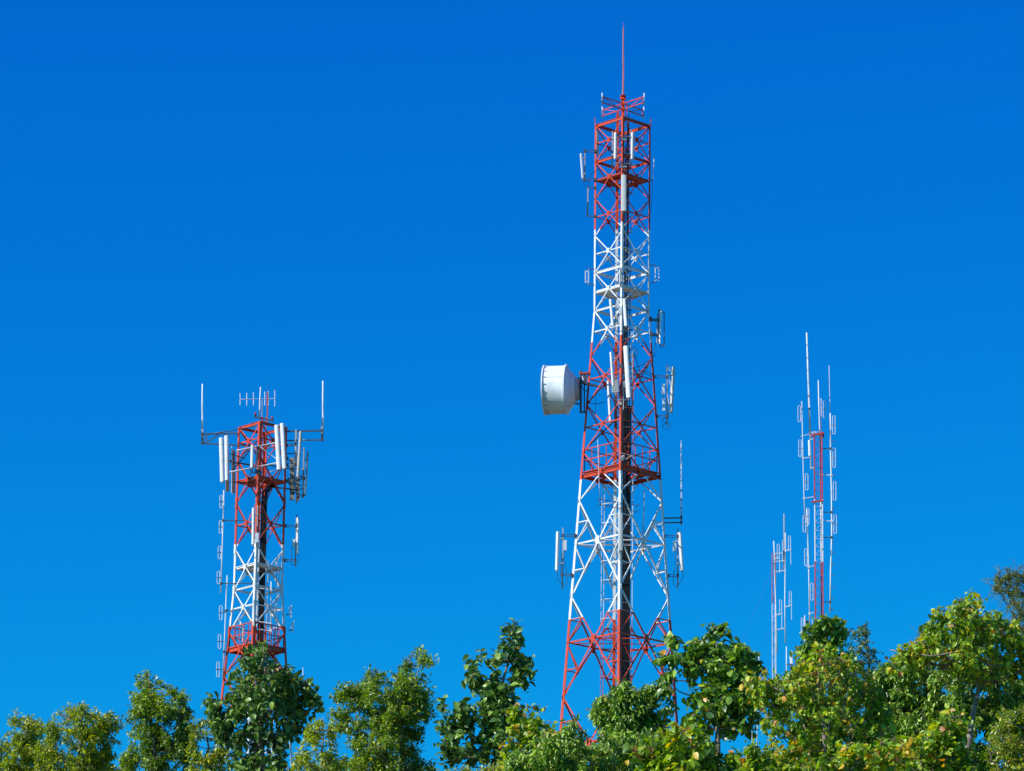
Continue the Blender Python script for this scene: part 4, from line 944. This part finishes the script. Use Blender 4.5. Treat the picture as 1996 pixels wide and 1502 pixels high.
tree('sparse big-leaved tree with open twigs, right of the tallest tower', 98, [[(1340,1262),(1346,1246),(1364,1242),(1380,1262),(1386,1242),(1400,1240),(1412,1250),(1440,1250),(1462,1272),(1490,1290),(1476,1302),(1464,1312),(1470,1340),(1476,1370),(1480,1400),(1456,1416),(1430,1428),(1400,1415),(1372,1408),(1362,1365),(1346,1350),(1334,1330),(1332,1300)], [(1376,1228),(1384,1214),(1394,1222),(1398,1240),(1380,1240)], [(1400,1222),(1408,1206),(1416,1212),(1410,1236)], [(1284,1278),(1300,1264),(1330,1266),(1336,1290),(1306,1288)], [(1292,1318),(1304,1312),(1310,1324),(1300,1330)], [(1338,1394),(1352,1380),(1364,1396),(1356,1418),(1340,1414)], [(1298,1236),(1314,1228),(1318,1242),(1302,1246)]],
     'big', 'teak', 12, lai=1.7, cr=(7, 13), gap=.14, dens=.5, twigr=.011, trunk=1392, scale=.88)
tree('big-leaved yellowing tree low in front, right of the hanging-leaf mass', 86, [[(1236,1460),(1262,1428),(1300,1408),(1330,1420),(1372,1414),(1386,1442),(1402,1462),(1440,1482),(1462,1502),(1470,1640),(1236,1640)]], 'big', 'mid', 13, cr=(11, 20), gap=.02, lai=2.4, scale=.82)
tree('dark leafy top standing in front of the taller slim mast\'s foot', 106, [[(1568,1216),(1590,1204),(1614,1200),(1640,1212),(1652,1226),(1642,1250),(1660,1290),(1640,1340),(1640,1640),(1540,1640),(1545,1330),(1556,1290),(1560,1255)]], 'big', 'teak', 14, cr=(11, 18), gap=.05, lai=2.7, scale=.8)
tree('airy dark tree of fine twigs right of the taller slim mast', 108, [[(1652,1222),(1664,1208),(1680,1216),(1700,1202),(1708,1216),(1700,1238),(1692,1258),(1712,1272),(1724,1306),(1716,1350),(1720,1640),(1640,1640),(1650,1270),(1664,1250)]], 'small', 'dark', 15, cr=(8, 14), gap=.1, lai=1.7, dens=.7, scale=.85)
tree('leafy tree with yellow and brown leaves below the two slim masts', 92, [[(1440,1320),(1470,1302),(1500,1306),(1530,1318),(1556,1296),(1584,1268),(1612,1252),(1636,1270),(1668,1300),(1690,1320),(1722,1340),(1742,1400),(1742,1640),(1500,1640),(1494,1500),(1488,1460),(1496,1420),(1486,1390),(1470,1350)]], 'mid', 'mid', 16, cr=(11, 20), gap=-.08, lai=2.7, trunk=1600, front=.4, scale=.78)
tree('small sprig of leaves rising at the bottom, left of the yellow and brown tree', 84, [[(1446,1468),(1458,1452),(1490,1456),(1500,1480),(1500,1640),(1450,1640)]], 'mid', 'mid', 17, cr=(8, 13), gap=.1, lai=1.5)
tree('big broad tree of hanging leaves filling the lower right', 98, [[(1676,1400),(1690,1340),(1716,1296),(1752,1264),(1800,1262),(1850,1275),(1920,1295),(2040,1285),(2040,1640),(1680,1640)]], 'droop', 'droop', 18, front=.5, gap=-.2, lai=4.0, cr=(13, 24), dens=1.5)
tree('big-leaved tree with reddish leaves crowning the right side', 94, [[(1726,1318),(1738,1290),(1750,1258),(1786,1246),(1800,1236),(1806,1206),(1834,1184),(1862,1182),(1880,1160),(1896,1158),(1912,1180),(1945,1188),(1966,1206),(1990,1232),(2040,1240),(2040,1310),(1900,1320),(1850,1290),(1760,1290)]], 'mid', 'mid', 19, cr=(10, 18), gap=-.12, lai=2.8, dens=1.25, trunk=1890, front=-.5, scale=.82)
tree('feathery fine-leaved tree at the right edge of the picture', 114, [[(1924,1148),(1940,1138),(1938,1118),(1964,1102),(2000,1100),(2040,1106),(2040,1270),(1992,1262),(1984,1230),(1962,1212),(1952,1190),(1968,1165),(1940,1156)], [(1788,1232),(1800,1218),(1822,1214),(1824,1228),(1800,1240)]], 'fine', 'fine', 20, cr=(7, 12), gap=.1, lai=3.2, dens=.8, twigr=.004, trunk=2060, bark=BARKD)
tree('open foreground tree of large yellow-green leaves over the lower right mass', 84, [[(1610,1480),(1660,1440),(1700,1452),(1750,1420),(1800,1430),(1850,1366),(1884,1372),(1896,1430),(1900,1640),(1600,1640)]], 'big', 'mid', 21, cr=(9, 15), gap=.2, lai=1.2, dens=.3, scale=.78)
tree('bright small-leaved tree in the bottom right corner', 86, [[(1936,1400),(1960,1372),(2040,1350),(2040,1640),(1860,1640),(1870,1500),(1920,1470)]], 'small', 'small', 22, gap=.04, lai=3, scale=.8)
print('leaves', NLEAF)
tree('low shrubby tree filling the gap below the pointed yellow-green tree', 112, [[(150,1500),(180,1470),(230,1480),(262,1462),(262,1640),(140,1640)]], 'small', 'smallg', 31, gap=-.1, cr=(9, 16))
tree('low shrubby tree between the small bright tree and the broad green tree', 108, [[(600,1500),(640,1470),(690,1490),(760,1470),(840,1488),(866,1500),(880,1640),(600,1640)]], 'small', 'smallg', 32, gap=.02, cr=(9, 16))
tree('low yellowing shrub at the very bottom, below the tall narrow dark tree', 90, [[(872,1508),(905,1490),(940,1500),(975,1484),(990,1640),(860,1640)]], 'small', 'small', 33, gap=0, cr=(8, 14), scale=.9)
# wires crossing low between the centre trees
for i, (xa, ya, xb, yb) in enumerate(((832, 1467, 905, 1458), (868, 1494, 930, 1478), (888, 1500, 945, 1486))):
    A, B = at(xa-160, ya+38, 130), at(xb+120, yb-24, 130); 
    o = MB().tube([A.lerp(B, t) - Vector((0,0,.25*4*t*(1-t)*.6)) for t in np.linspace(0, 1, 12)], .008, 4)
    tag(o.build('overhead_wire', DARKST), 'thin %s wire sagging behind the lower branches of the tall narrow dark tree' % ('upper', 'middle', 'lowest')[i], 'wire', 'overhead wires between the trees')
